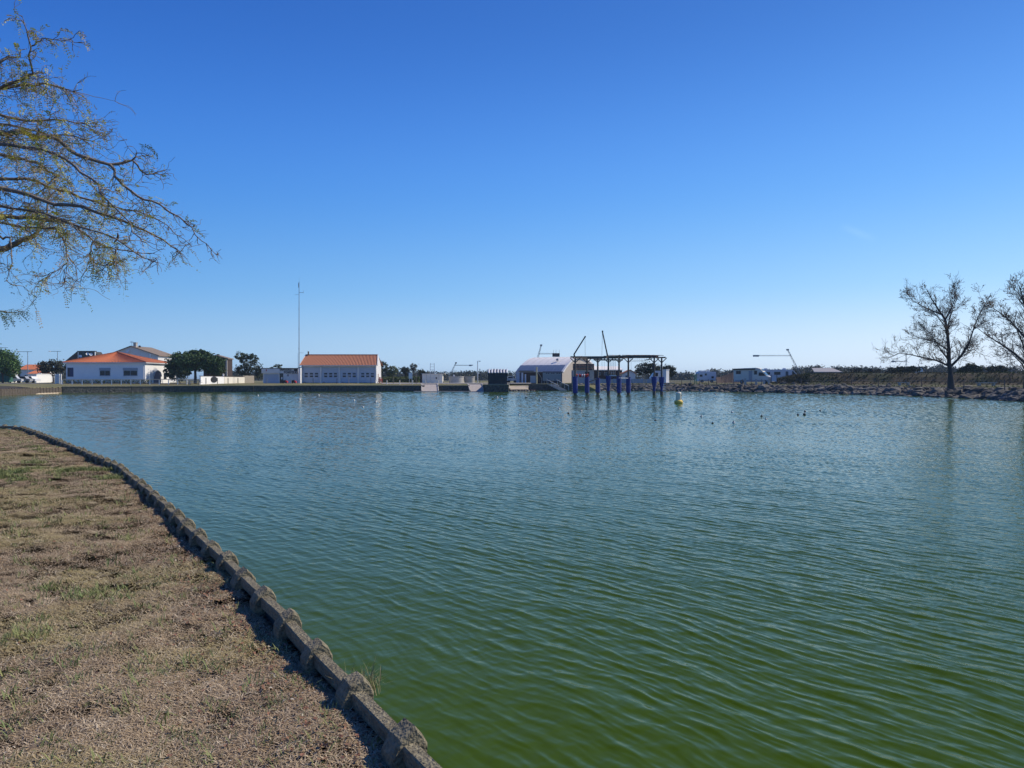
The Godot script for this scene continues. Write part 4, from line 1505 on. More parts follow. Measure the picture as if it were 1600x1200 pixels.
func fire_station() -> void:
	var d := 160.0
	var s := d / F
	var base := on(529, d, 1.42)
	var X := func(px: float) -> float: return (px - 529.0) * s
	var Y := func(py: float) -> float: return EYE + (HZ - py) * s - 1.42
	var g := thing("fire_station_garage", "white four-door fire station garage with orange tile roof", "garage", base)
	var xl: float = X.call(471.0)
	var xr: float = X.call(587.3)
	var ye: float = Y.call(571.0)
	var b := MB.new()
	b.span(Vector3(xl, -0.3, -6.4), Vector3(xr, ye, -0.30))
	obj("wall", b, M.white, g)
	# piers and lintel stand in front of the doors
	for q in [[471.0, 472.4], [499.8, 502.4], [528.8, 531.6], [558.2, 560.6], [586.4, 587.3]]:
		b = MB.new()
		b.span(Vector3(X.call(q[0]), -0.3, -0.297), Vector3(X.call(q[1]), Y.call(573.6), 0.0))
		obj("pier", b, M.white, g)
	b = MB.new()
	b.span(Vector3(xl, Y.call(573.58), -0.296), Vector3(xr, ye, 0.03))
	obj("lintel", b, M.white, g)
	var doors := [[472.4, 499.8], [502.4, 528.8], [531.6, 558.2], [560.6, 586.4]]
	for k in 4:
		var q: Array = doors[k]
		var w: float = (q[1] - q[0]) * s
		var x: float = X.call(q[0])
		var top: float = Y.call(573.7)
		b = MB.new()
		for i in 6:
			var h0 := top * i / 6.0
			var h1 := top * (i + 1) / 6.0 - 0.02
			b.span(Vector3(x + 0.01, h0, -0.28), Vector3(x + w - 0.01, h1, -0.20))
		var dr := obj("door", b, M.door_white, g)
		for i in 3:
			for j in 2:
				var px: float = [0.12, 0.415, 0.70][i]
				if k > 0:
					px += 0.02
				var y0: float = Y.call(585.2) if j == 1 else Y.call(589.2)
				b = MB.new()
				b.span(Vector3(x + w * px, y0, -0.197), Vector3(x + w * (px + 0.185), y0 + 0.36, -0.18))
				obj("window", b, M.glass if k < 2 or (i + j) % 2 == 0 else M.blue_pane, dr)
		b = MB.new()
		b.span(Vector3(x + w * 0.08, 0.22, -0.197), Vector3(x + w * 0.18, 0.30, -0.13))
		obj("handle", b, M.blue_door, dr)
		b = MB.new()
		b.span(Vector3(x + 0.02, 0.0, -0.198), Vector3(x + w - 0.02, 0.11, -0.17))
		obj("seal", b, M.black, dr)
	var yr: float = Y.call(556.3) + 0.32
	b = MB.new()
	var A := Vector3(xl - 0.35, ye + 0.02, 0.45)
	var B := Vector3(xr + 0.45, ye + 0.02, 0.45)
	var C := Vector3(xr - 0.15, yr, -3.2)
	var D := Vector3(xl + 0.05, yr, -3.2)
	tiled(b, A, B, C, D, 52, 0.085)
	tiled(b, Vector3(B.x, ye + 0.02, -6.9), Vector3(A.x, ye + 0.02, -6.9), D, C, 52, 0.085)
	var roof := obj("roof", b, M.old_tile, g)
	b = MB.new()
	b.cyl(D + Vector3(0, 0.06, 0), C + Vector3(0, 0.06, 0), 0.12, 7)
	obj("ridge", b, M.tile_ridge, roof)
	for q in [[A, D], [B, C]]:
		b = MB.new()
		b.bar(q[0] + Vector3(0, 0.02, 0), q[1] + Vector3(0, 0.02, 0), 0.16, 0.22)
		obj("verge", b, M.white_paint, roof)
	for q in [[xl, D.x], [xr, C.x]]:
		b = MB.new()
		b.prism(PackedVector2Array([Vector2(-6.4, 0), Vector2(0.0, 0), Vector2(-3.2, yr - ye - 0.1)]), -0.1, 0.1, Basis(Vector3(0, 0, 1), Vector3.UP, Vector3(-1, 0, 0)), Vector3(q[0] + (0.12 if q[0] < 0 else -0.12), ye, 0))
		obj("gable", b, M.white, g)
	b = MB.new()
	b.bar(Vector3(xl - 0.2, ye - 0.02, 0.52), Vector3(xr + 0.3, ye - 0.02, 0.52), 0.13, 0.12)
	obj("gutter", b, M.offwhite, g)
	b = MB.new()
	b.cyl(Vector3(xr + 0.12, 0.9, 0.18), Vector3(xr + 0.12, ye, 0.35), 0.07, 7)
	b.cyl(Vector3(xr + 0.45, 0.0, 0.18), Vector3(xr + 0.12, 0.9, 0.18), 0.07, 7)
	obj("downpipe", b, M.white_paint, g)
	b = MB.new()
	b.span(Vector3(X.call(475.0), yr - 0.1, -3.5), Vector3(X.call(476.2), yr + 0.85, -2.9))
	obj("chimney", b, M.dark_wall, roof)
	# low annex with the lettering
	d = 158.0
	s = d / F
	base = on(438, d, 1.40)
	X = func(px: float) -> float: return (px - 438.0) * s
	Y = func(py: float) -> float: return EYE + (HZ - py) * s - 1.40
	var a := thing("fire_station_annex", "low flat-roofed white fire station annex with lettering left of garage", "building", base)
	b = MB.new()
	b.span(Vector3(X.call(411), -0.3, -5.0), Vector3(X.call(466.5), Y.call(583.2), 0))
	obj("wall", b, M.white, a)
	b = MB.new()
	b.span(Vector3(X.call(409.8), Y.call(583.18), -5.2), Vector3(X.call(438), Y.call(576), 0.5))
	obj("fascia", b, M.white, a)
	b = MB.new()
	b.span(Vector3(X.call(438.02), Y.call(583.18), -5.2), Vector3(X.call(466.5), Y.call(575.6), 0.12))
	obj("fascia", b, M.white, a)
	b = MB.new()
	b.span(Vector3(X.call(409.4), Y.call(575.9), -5.3), Vector3(X.call(467), Y.call(575.0), 0.56))
	obj("roof_edge", b, M.slate, a)
	b = MB.new()
	for i in 7:
		b.span(Vector3(X.call(413), 0.05 + i * 0.29, 0.003), Vector3(X.call(435.2), 0.31 + i * 0.29, 0.07))
	obj("shutter", b, mat(0.36, 0.44, 0.58, 0.5), a)
	b = MB.new()
	b.span(Vector3(X.call(437.2), 0.02, 0.003), Vector3(X.call(442.6), Y.call(583.4), 0.04))
	var dd := obj("door", b, M.glass, a)
	b = MB.new()
	b.span(Vector3(X.call(439.6), 0.9, 0.043), Vector3(X.call(441.4), 1.4, 0.07))
	obj("notice", b, M.white_paint, dd)
	b = MB.new()
	b.lathe([Vector2(0, 0), Vector2(0.26, 0), Vector2(0.2, 0.06), Vector2(0, 0.06)], Vector3.ZERO, 10)
	var em := obj("round_emblem", b, M.steel, a, Vector3(X.call(450), Y.call(586.5), 0.01))
	em.rotation.x = PI / 2
	b = MB.new()
	b.span(Vector3(X.call(460), Y.call(579.6), 0.124), Vector3(X.call(465), Y.call(576.4), 0.18))
	obj("dark_plate", b, M.slate, a)
	b = MB.new()
	b.span(Vector3(X.call(417), Y.call(580), 0.503), Vector3(X.call(418.2), Y.call(577), 0.54))
	obj("red_badge", b, M.red, a)
	for q in [["SAPEURS", 437.0, 579.2, 0.62, 18.6], ["POMPIERS", 444.0, 583.6, 0.62, 21.6]]:
		var tm := TextMesh.new()
		var f := SystemFont.new()
		f.font_names = PackedStringArray(["Droid Sans"])
		f.font_weight = 700
		tm.font = f
		tm.text = q[0]
		tm.font_size = 48
		tm.pixel_size = 0.01
		tm.depth = 0.06
		tm.horizontal_alignment = HORIZONTAL_ALIGNMENT_LEFT
		tm.vertical_alignment = VERTICAL_ALIGNMENT_BOTTOM
		tm.material = M.slate
		var aa := tm.get_aabb()
		var o := MeshInstance3D.new()
		o.name = "lettering"
		o.mesh = tm
		var k: float = q[4] * s / maxf(aa.size.x, 0.01)
		o.scale = Vector3(k, 0.55 / maxf(aa.size.y, 0.01), 1.0)
		o.position = Vector3(X.call(q[1]) - aa.position.x * k, Y.call(q[2]) - aa.position.y * o.scale.y, 0.16)
		a.add_child(o, true)
	# red things on the forecourt
	for q in [[446.0, 6.0, "dark box with a red end in front of the annex"], [459.5, 7.0, "red and black trailer pump in front of the annex"]]:
		var t := thing("fire_pump", q[2], "fire pump", on(q[0], 155.5, 1.40))
		b = MB.new()
		b.prism(PackedVector2Array([Vector2(-0.42, 0.15), Vector2(0.1, 0.15), Vector2(0.1, 0.75), Vector2(-0.42, 0.7)]), -0.4, 0.4)
		obj("body", b, M.black, t)
		b = MB.new()
		b.prism(PackedVector2Array([Vector2(0.11, 0.15), Vector2(0.5, 0.15), Vector2(0.46, 0.5), Vector2(0.11, 0.62)]), -0.36, 0.36)
		obj("red_casing", b, M.red, t)
		for x in [-0.25, 0.3]:
			b = MB.new()
			b.cyl(Vector3(x, 0.15, 0.36), Vector3(x, 0.15, 0.48), 0.15, 9)
			obj("wheel", b, M.tyre, t)
	# radio mast
	var mp := on(467.4, 158.9, 1.40)
	var mt := thing("radio_mast", "very tall thin radio mast between annex and garage", "mast", mp)
	s = 158.9 / F
	Y = func(py: float) -> float: return EYE + (HZ - py) * s - 1.40
	b = MB.new()
	b.tube([Vector3.ZERO, Vector3(0, Y.call(545), 0), Vector3(0.03, Y.call(455), 0), Vector3(0.06, Y.call(441), 0)], [0.10, 0.085, 0.06, 0.05], 7)
	obj("pole", b, M.steel, mt)
	b = MB.new()
	b.tube([Vector3(0.06, Y.call(441), 0), Vector3(0.08, Y.call(433), 0)], [0.02, 0.01], 4)
	obj("whip_antenna", b, M.steel, mt)
	b = MB.new()
	b.bar(Vector3(-0.02, Y.call(457.3), 0), Vector3(1.0, Y.call(457.3), 0), 0.07, 0.07)
	b.bar(Vector3(0.98, Y.call(458.5), 0), Vector3(0.98, Y.call(454), 0), 0.05, 0.05)
	b.bar(Vector3(-0.95, Y.call(460.5), 0), Vector3(0.0, Y.call(460.5), 0), 0.04, 0.04)
	obj("cross_arm", b, M.steel, mt)
	b = MB.new()
	b.cyl(Vector3(-0.06, Y.call(449.5), 0.05), Vector3(-0.06, Y.call(442), 0.05), 0.055, 6)
	obj("dipole", b, M.dark_steel, mt)
	for py in [483.0, 514.0, 545.0]:
		b = MB.new()
		b.bar(Vector3(-0.18, Y.call(py), 0), Vector3(0.1, Y.call(py), 0), 0.06, 0.09)
		obj("clamp", b, M.steel, mt)
	b = MB.new()
	b.bar(Vector3(0, Y.call(551.5), 0), Vector3(1.0, Y.call(551.2), 0), 0.05, 0.05)
	b.bar(Vector3(-0.25, Y.call(576), 0), Vector3(-0.25, Y.call(552), 0), 0.04, 0.04)
	obj("bracket", b, M.steel, mt)
	# lit white pillar wall in the gap
	var pw := thing("white_pillar", "tall bright white wall end between annex and garage", "wall", on(468.5, 157.0, 1.40))
	b = MB.new()
	b.box(Vector3(0, 1.7, 0), Vector3(0.24, 3.6, 0.5), Basis(Vector3.UP, 1.1))
	b.box(Vector3(0, 1.7, -0.5), Vector3(0.2, 3.4, 0.9))
	obj("wall", b, M.bright, pw)
	b = MB.new()
	b.box(Vector3(0, 3.56, 0), Vector3(0.36, 0.12, 0.6), Basis(Vector3.UP, 1.1))
	obj("coping", b, M.slate, pw)
	# thin dark posts on the quay lawn before the garage
	for q in [[489.3, 590.5, 599.4, "thin dark post before the first garage door"], [526.3, 591.5, 599.6, "thin dark post before the second garage door"], [545.0, 587.0, 600.0, "thin pale post with a tiny flag before the third garage door"], [579.5, 591.0, 600.0, "thin dark post before the fourth garage door"], [417.0, 592.0, 600.5, "thin grey post before the annex shutter"], [455.0, 593.0, 600.5, "thin grey post before the annex lettering"]]:
		var dd2 := 148.0
		var p := on(q[0], dd2, 1.36)
		var h: float = (q[2] - q[1]) * dd2 / F
		b = MB.new()
		b.tube([Vector3(0, -0.1, 0), Vector3(0, h, 0)], [0.06, 0.05], 6)
		b.box(Vector3(0, h, 0), Vector3(0.14, 0.05, 0.14))
		tag(obj("thin_post", b, M.steel if q[0] < 480.0 or q[0] == 545.0 else M.slate, self, p), q[3], "post", "thin posts along the quay")
	# red lifebuoy stand
	var lb := thing("lifebuoy_stand", "red lifebuoy stand at the right corner of the garage", "lifebuoy", on(593.5, 153, 1.40))
	b = MB.new()
	b.box(Vector3(0, 0.75, 0), Vector3(0.34, 1.25, 0.1))
	obj("board", b, M.red, lb)
	b = MB.new()
	var ringp := []
	var ringr := []
	for i in 17:
		var an := TAU * i / 16.0
		ringp.append(Vector3(cos(an) * 0.30, 0.7 + sin(an) * 0.36, 0.13))
		ringr.append(0.07)
	b.tube(ringp, ringr, 6)
	obj("ring", b, mat(0.75, 0.30, 0.22, 0.6), lb)
	b = MB.new()
	b.bar(Vector3(-0.35, 0, 0), Vector3(-0.35, 2.1, 0), 0.1, 0.1)
	b.bar(Vector3(0.45, 0, 0), Vector3(0.45, 1.2, 0), 0.12, 0.1)
	obj("post", b, M.red, lb)
	# white bollards along the quay
	var px := [604.5, 624.5, 644.8, 665.0, 685.0]
	var nm := ["first white bollard from the garage, on the quay edge", "second white bollard from the garage, on the quay edge", "white bollard just left of the left boat ramp", "white bollard at the head of the left boat ramp", "white bollard just right of the left boat ramp"]
	var proto: MeshInstance3D
	for i in 5:
		var p := on(px[i], 144, 1.33)
		if i == 0:
			b = MB.new()
			b.lathe([Vector2(0.09, -0.1), Vector2(0.085, 0.72), Vector2(0.06, 0.82), Vector2(0, 0.84)], Vector3.ZERO, 9)
			proto = obj("bollard", b, M.cream, self, p)
			tag(proto, nm[0], "bollard", "white bollards along the quay")
		else:
			copy(proto, p, 0.0, nm[i])

func middle_ground() -> void:
	var b: MB
	# pavement behind the quay, a shade paler than the grass
	b = MB.new()
	b.quad(on(596, 146.0, 1.42), on(830, 150.0, 1.46), on(830, 158.0, 1.515), on(596, 160.0, 1.515))
	tag(obj("quay_pavement", b, M.concrete), "pale paved strip behind the ramps and the shed", "pavement", "", "structure")
	# beige utility hut
	var d := 158.0
	var s := d / F
	var h := thing("utility_hut", "low beige flat-roofed hut behind the left boat ramp", "hut", on(675.5, d, 1.45))
	b = MB.new()
	b.span(Vector3(-2.3, -0.2, -2.2), Vector3(2.25, 2.0, 0))
	obj("wall", b, M.cream, h)
	for k in 5:
		b = MB.new()
		b.span(Vector3(-2.28 + k * 0.93, 0.0, 0.003), Vector3(-2.22 + k * 0.93, 2.0, 0.06))
		obj("rib", b, M.concrete, h)
	b = MB.new()
	b.span(Vector3(-2.4, 2.003, -2.3), Vector3(2.75, 2.12, 0.15))
	obj("roof", b, M.cream, h)
	b = MB.new()
	b.span(Vector3(0.75, 0.95, 0.003), Vector3(1.05, 1.3, 0.05))
	obj("vent", b, M.black, h)
	b = MB.new()
	b.span(Vector3(-2.75, 0, -1.2), Vector3(-2.33, 2.0, -0.3))
	obj("side_panel", b, M.dark_wall, h)
	# steel ladder tower in front
	h = thing("ladder_tower", "thin grey steel tower with rungs before the beige hut", "tower", on(675.5, 156.0, 1.45))
	for x in [-0.42, 0.42]:
		b = MB.new()
		b.bar(Vector3(x * 1.25, 0, 0), Vector3(x, 4.4, 0), 0.09, 0.09)
		obj("upright", b, M.pale_steel, h)
	for k in 7:
		b = MB.new()
		b.bar(Vector3(-0.46, 0.6 + k * 0.6, 0.01), Vector3(0.46, 0.6 + k * 0.6, 0.01), 0.06, 0.06)
		obj("rung", b, M.pale_steel, h)
	# round tanks
	for q in [[713.0, 11.6, 588.3, "larger left one of two round pale concrete tanks", 160.0], [734.0, 8.0, 588.2, "smaller right one of two round pale concrete tanks", 162.0]]:
		s = q[4] / F
		h = thing("round_tank", q[3], "tank", on(q[0], q[4], 1.45), "round concrete tanks behind the quay")
		var r: float = q[1] * s
		var top: float = EYE + (HZ - q[2]) * s - 1.45
		b = MB.new()
		b.lathe([Vector2(r, -0.2), Vector2(r, top), Vector2(r - 0.18, top), Vector2(r - 0.2, top - 0.4), Vector2(0, top - 0.4)], Vector3.ZERO, 28)
		obj("shell", b, M.concrete, h)
		b = MB.new()
		b.lathe([Vector2(r + 0.003, top - 0.16), Vector2(r + 0.07, top - 0.14), Vector2(r + 0.07, top + 0.03), Vector2(r - 0.2, top + 0.03)], Vector3.ZERO, 28)
		obj("rim", b, M.concrete, h)
		if q[1] > 10.0:
			b = MB.new()
			b.prism(PackedVector2Array([Vector2(-0.25, 0), Vector2(0.35, 0), Vector2(-0.05, 0.75), Vector2(-0.3, 0.8)]), -0.1, 0.1)
			obj("pump_hood", b, M.white_paint, h, Vector3(-r * 0.25, top - 0.35, 0))
	# tall lamp and stubby dark post
	h = thing("street_lamp", "tall grey lamp post with short arm left of the dark shed", "street lamp", on(746.3, 162, 1.45))
	b = MB.new()
	b.tube([Vector3.ZERO, Vector3(0, 5.0, 0)], [0.12, 0.08], 8)
	obj("pole", b, M.pale_steel, h)
	b = MB.new()
	b.bar(Vector3(0, 5.0, 0), Vector3(0.62, 5.03, 0), 0.1, 0.1)
	obj("arm", b, M.pale_steel, h)
	b = MB.new()
	b.box(Vector3(0.5, 4.96, 0), Vector3(0.42, 0.1, 0.24))
	obj("lamp_head", b, M.steel, h)
	h = thing("signal_mast", "short dark mast with boxes beside the tall lamp post", "mast", on(749.8, 164, 1.45))
	b = MB.new()
	b.cyl(Vector3.ZERO, Vector3(0, 3.3, 0), 0.09, 6)
	obj("pole", b, M.slate, h)
	for q in [[0.0, 1.9, 0.5], [0.12, 2.5, 0.3]]:
		b = MB.new()
		b.box(Vector3(q[0], q[1], 0.1), Vector3(q[2], 0.3, 0.2))
		obj("box", b, M.slate, h)
	# blue-white sign
	h = thing("road_sign", "pale blue square sign on two posts right of the garage", "sign", on(641.5, 166, 1.45))
	b = MB.new()
	b.box(Vector3(0, 1.7, 0), Vector3(0.85, 1.4, 0.06))
	obj("panel", b, mat(0.42, 0.56, 0.66, 0.5), h)
	for x in [-0.3, 0.3]:
		b = MB.new()
		b.box(Vector3(x, 0.9, -0.08), Vector3(0.08, 2.0, 0.08))
		obj("post", b, M.pale_steel, h)
	for q in [[614.5, 587.5, "thin post with wires right of the lifebuoy stand"], [650.5, 583.0, "thin dark post right of the pale blue sign"]]:
		b = MB.new()
		b.tube([Vector3(0, -0.1, 0), Vector3(0, (599.0 - q[1]) * 150.0 / F, 0)], [0.07, 0.055], 6)
		b.box(Vector3(0, (599.0 - q[1]) * 150.0 / F, 0), Vector3(0.16, 0.06, 0.16))
		tag(obj("thin_post", b, M.wood, self, on(q[0], 150, 1.4)), q[2], "post", "thin posts along the quay")
	# green hedge behind the quay road
	h = thing("clipped_hedge", "long clipped green hedge right of the garage", "hedge", on(625, 176, 1.4))
	b = MB.new()
	var e0 := on(592, 176, 1.4) - h.position
	var e1 := on(657, 178, 1.4) - h.position
	for k in 4200:
		leaf(b, e0.lerp(e1, R.randf()) + Vector3(0, R.randf_range(0.0, 1.55), R.randfn() * 0.45), 0.3, Color(0.075, 0.11, 0.03).lerp(Color(0.14, 0.165, 0.05), R.randf()))
	obj("foliage", b, M.hard_leaf, h)
	tree("poplar_tree", "tallest dark tree just right of the garage", 597, 592, 215.0, [[600, 574, 5.5, 9], [593, 578, 6, 8], [606, 582, 5, 7]], 3.0, Color(0.04, 0.058, 0.022), Color(0.09, 0.11, 0.042), 0.26, 70)
	tree("poplar_tree", "rounded olive tree, second right of the garage", 615, 592, 215.0, [[615, 579, 7, 8], [610, 583, 5, 6]], 3.0, Color(0.07, 0.09, 0.03), Color(0.13, 0.155, 0.05), 0.26, 50)
	tree("poplar_tree", "dark domed tree, third right of the garage", 632, 592, 230.0, [[631, 578, 7.5, 6.5], [636, 582, 6, 6]], 3.0, Color(0.016, 0.025, 0.012), Color(0.04, 0.055, 0.024), 0.26, 55)
	tree("bare_tree", "greyish half-bare round tree behind the pale blue sign", 646, 592, 210.0, [[646, 574, 6, 6.5]], 3.4, Color(0.07, 0.075, 0.055), Color(0.14, 0.14, 0.10), 0.22, 22)
	tree("poplar_tree", "low olive tree right of the half-bare round tree", 656, 592, 235.0, [[657, 582, 7, 5], [664, 584, 6, 4]], 2.0, Color(0.03, 0.04, 0.018), Color(0.07, 0.08, 0.032), 0.26, 40)
	# derrick masts that stand behind: slanted lattice mast with a level boom
	derrick(712.5, 567.0, 706.0, 580.0, 735.0, 571.0, 0.0, 240.0, "faint slanted derrick with boom behind the round tanks")
	derrick(845.5, 539.5, 838.0, 567.0, 866.0, 553.0, 1.0, 200.0, "slanted lattice derrick with dark cab over the arched hangar")
	derrick(1230.5, 546.5, 1244.0, 573.0, 1181.0, 556.0, 0.6, 210.0, "slanted derrick with long level boom above the motorhomes")
	derrick(1415.5, 553.0, 1416.0, 570.0, 1395.0, 565.0, 0.0, 260.0, "small derrick with short boom left of the bare plane tree")

func derrick(tx: float, ty: float, fx: float, fy: float, bx: float, by: float, cab: float, d: float, label: String) -> void:
	var foot := at(fx, fy, d)
	var top := at(tx, ty, d) - foot
	var slope := top / top.y
	var base := foot - slope * (foot.y - 1.4)
	var t := thing("derrick", label, "derrick", Vector3(base.x, 1.4, base.z), "derricks behind the pond")
	var o := t.position
	var tp := at(tx, ty, d) - o
	var b := MB.new()
	for q in [Vector3(-0.22, 0, 0), Vector3(0.22, 0, 0), Vector3(0, 0, 0.3)]:
		b.bar(q * 1.6, tp + q * 0.6, 0.07, 0.07)
	for k in 10:
		var f := k / 10.0
		var g := (k + 1) / 10.0
		b.bar((tp * f) + Vector3(-0.22, 0, 0), (tp * g) + Vector3(0.22, 0, 0), 0.045, 0.045)
		b.bar((tp * f) + Vector3(0.22, 0, 0), (tp * g) + Vector3(0, 0, 0.3), 0.045, 0.045)
	obj("lattice_mast", b, M.steel, t)
	b = MB.new()
	b.box(tp, Vector3(0.6, 0.45, 0.6))
	obj("head_block", b, M.steel, t)
	var be := at(bx, by, d) - o
	var f2 := clampf(be.y / tp.y, 0.0, 1.0)
	var bs := tp * f2
	b = MB.new()
	b.bar(bs, be, 0.12, 0.14)
	b.bar(bs + Vector3(0, 0.25, 0), be + Vector3(0, 0.2, 0), 0.04, 0.04)
	obj("boom", b, M.steel, t)
	b = MB.new()
	if cab == 1.0:
		b.box(be + Vector3(0.5, -0.3, 0), Vector3(2.0, 1.0, 1.0))
		for x in [-0.2, 0.5, 1.4]:
			b.bar(be + Vector3(x, 0.2, 0), be + Vector3(x, 1.2, 0), 0.06, 0.06)
		obj("cab", b, M.slate, t)
	else:
		b.box(be, Vector3(1.6 if cab > 0.0 else 0.8, 0.5, 0.5))
		b.box(be + Vector3(0.5, 0.1, 0), Vector3(0.9, 0.25, 0.4))
		obj("counterweight", b, M.steel, t)

func hangar() -> void:
	var d := 166.0
	var s := d / F
	var base := on(845, d, 1.45)
	var h := thing("arched_hangar", "large barrel-vaulted pale hangar with stone gable end", "hangar", base)
	var ax := Vector3(cos(0.50), 0, sin(0.50))       # along the vault, towards its near right end
	var wd := Vector3(sin(0.50), 0, -cos(0.50))      # across it
	var right := at(878.5, 581, d) - base
	right.y = 0.0
	var len := 12.4
	var half := 11.0
	var y0: float = EYE + (HZ - 581.5) * s - 1.45
	var rise := 3.9
	var b := MB.new()
	var N := 22
	var pts := []
	for i in N + 1:
		var a := lerpf(0.0, PI, float(i) / N)
		var u := 1.0 - cos(a)
		pts.append(Vector2(half * u, y0 + (1.0 - (u - 1.0) * (u - 1.0)) * rise))
	for k in 14:
		for i in N:
			var f0 := -len * k / 14.0
			var f1 := -len * (k + 1) / 14.0
			var lift := 0.0 if k % 2 == 0 else 0.03
			b.quad(right + ax * f1 + wd * pts[i].x + Vector3.UP * (pts[i].y + lift), right + ax * f0 + wd * pts[i].x + Vector3.UP * (pts[i].y + lift), right + ax * f0 + wd * pts[i + 1].x + Vector3.UP * (pts[i + 1].y + lift), right + ax * f1 + wd * pts[i + 1].x + Vector3.UP * (pts[i + 1].y + lift))
	obj("roof", b, M.vault, h)
	b = MB.new()   # foot of the vault laid over in blue-grey, its shade put into the colour
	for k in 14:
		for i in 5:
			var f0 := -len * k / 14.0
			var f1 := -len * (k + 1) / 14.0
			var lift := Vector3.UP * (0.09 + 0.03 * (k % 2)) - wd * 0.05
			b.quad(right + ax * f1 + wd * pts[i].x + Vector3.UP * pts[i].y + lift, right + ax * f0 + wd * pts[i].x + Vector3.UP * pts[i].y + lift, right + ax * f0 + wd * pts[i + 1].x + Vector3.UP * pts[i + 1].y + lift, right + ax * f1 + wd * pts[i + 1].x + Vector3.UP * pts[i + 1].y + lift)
	obj("shaded_roof_band", b, M.vault_shade, h)
	var prof := PackedVector2Array([Vector2(0, -0.3), Vector2(2.0 * half, -0.3)])
	for i in N + 1:
		var p: Vector2 = pts[N - i]
		prof.append(p - Vector2(0, 0.05))
	for e in [-0.35, -len + 0.1]:
		b = MB.new()
		b.prism(prof, -0.12, 0.12, Basis(wd, Vector3.UP, ax), right + ax * e)
		obj("gable", b, M.brick, h)
	b = MB.new()
	for i in N:
		b.bar(right + ax * 0.05 + wd * pts[i].x + Vector3.UP * pts[i].y, right + ax * 0.05 + wd * pts[i + 1].x + Vector3.UP * pts[i + 1].y, 0.5, 0.4)
	obj("gable_rim", b, M.white, h)
	b = MB.new()
	b.quad(right - ax * len + Vector3(0, -0.3, 0), right + Vector3(0, -0.3, 0), right + Vector3(0, y0, 0), right - ax * len + Vector3(0, y0, 0))
	obj("side_wall", b, M.door_white, h)
	b = MB.new()
	b.lathe([Vector2(0.3, -0.3), Vector2(0.3, 0.15), Vector2(0, 0.3)], right - ax * 3.4 + wd * 4.6 + Vector3.UP * (y0 + rise * 0.80), 8)
	obj("roof_vent", b, M.steel, h)
	# dark annex along the front
	d = 160.0
	s = d / F
	base = on(846, d, 1.45)
	var X := func(px: float) -> float: return (px - 846.0) * s
	var Y := func(py: float) -> float: return EYE + (HZ - py) * s - 1.45
	var a := thing("hangar_annex", "low dark brick annex with blue doors before the hangar", "building", base)
	b = MB.new()
	b.span(Vector3(X.call(812), -0.3, -1.8), Vector3(X.call(878), Y.call(580.5), 0))
	obj("wall", b, M.dark_wall, a)
	b = MB.new()
	b.span(Vector3(X.call(810.5), Y.call(580.48), -2.0), Vector3(X.call(834), Y.call(579.2), 0.4))
	obj("roof", b, M.slate, a)
	b = MB.new()
	b.bar(Vector3(X.call(809), Y.call(581.2), 0.3), Vector3(X.call(848), Y.call(581.0), 0.3), 0.1, 0.12)
	obj("gutter", b, M.concrete, a)
	for q in [[813.0, 817.2, 581.6, M.blue_door], [814.8, 817.6, 582.5, M.door_white], [819.8, 822.2, 584.5, M.door_white], [828.5, 837.0, 587.0, M.shutter]]:
		b = MB.new()
		b.span(Vector3(X.call(q[0]), 0.02, 0.004 + 0.02 * float(q[0] == 814.8)), Vector3(X.call(q[1]), Y.call(q[2]), 0.04 + 0.03 * float(q[0] == 814.8)))
		obj("door", b, q[3], a)
	b = MB.new()
	b.span(Vector3(X.call(848), 0.5, 0.004), Vector3(X.call(877), Y.call(582), 0.10))
	obj("pale_facing", b, mat(0.22, 0.27, 0.29, 0.7), a)
	for q in [[852.0, 859.0], [860.5, 867.0], [868.5, 876.5]]:
		window(a, Vector3(X.call(q[0]), Y.call(584.4), 0.103), (q[1] - q[0]) * s, Y.call(581.9) - Y.call(584.4), M.shutter, M.glass, 2)
	for k in 9:
		b = MB.new()
		b.box(Vector3(X.call(850 + k * 3.4), 0.45, 0.7 + R.randf() * 0.3), Vector3(0.10, 0.9 + R.randf() * 0.9, 0.08), Basis(Vector3.BACK, R.randfn() * 0.08))
		obj("leaning_board", b, [M.rope, M.pale_wood, M.blue_door][k % 3], a)
	# dark billboard building right of the hangar
	d = 158.0
	s = d / F
	base = on(911, d, 1.45)
	X = func(px: float) -> float: return (px - 911.0) * s
	Y = func(py: float) -> float: return EYE + (HZ - py) * s - 1.45
	a = thing("boarded_building", "dark building with a tall slatted board front behind the course", "building", base)
	b = MB.new()
	b.span(Vector3(X.call(895.2), -0.3, -4), Vector3(X.call(928.2), Y.call(578.3), 0))
	obj("wall", b, M.concrete, a)
	for i in 6:
		b = MB.new()
		b.span(Vector3(X.call(895), Y.call(578.2) + i * 0.235, -0.1), Vector3(X.call(928.4), Y.call(578.2) + i * 0.235 + 0.22, 0.16 + 0.01 * (i % 2)))
		obj("plank", b, M.red_wood if i % 3 == 1 else M.slate_board, a)
	b = MB.new()
	b.span(Vector3(X.call(899), 0.0, 0.004), Vector3(X.call(913), Y.call(580.2), 0.05))
	obj("shutter", b, mat(0.34, 0.36, 0.38, 0.6), a)
	b = MB.new()
	b.span(Vector3(X.call(914), 0.0, 0.004), Vector3(X.call(921), Y.call(581), 0.05))
	obj("door", b, M.dark_wall, a)
	# pale house behind, wide and low
	d = 176.0
	s = d / F
	base = on(950, d, 1.45)
	X = func(px: float) -> float: return (px - 950.0) * s
	Y = func(py: float) -> float: return EYE + (HZ - py) * s - 1.45
	a = thing("long_low_house", "long low brown-walled house with pale roof behind the course", "house", base)
	b = MB.new()
	b.span(Vector3(X.call(927), -0.3, -7), Vector3(X.call(972), Y.call(578.6), 0))
	obj("wall", b, M.dark_wall, a)
	b = MB.new()
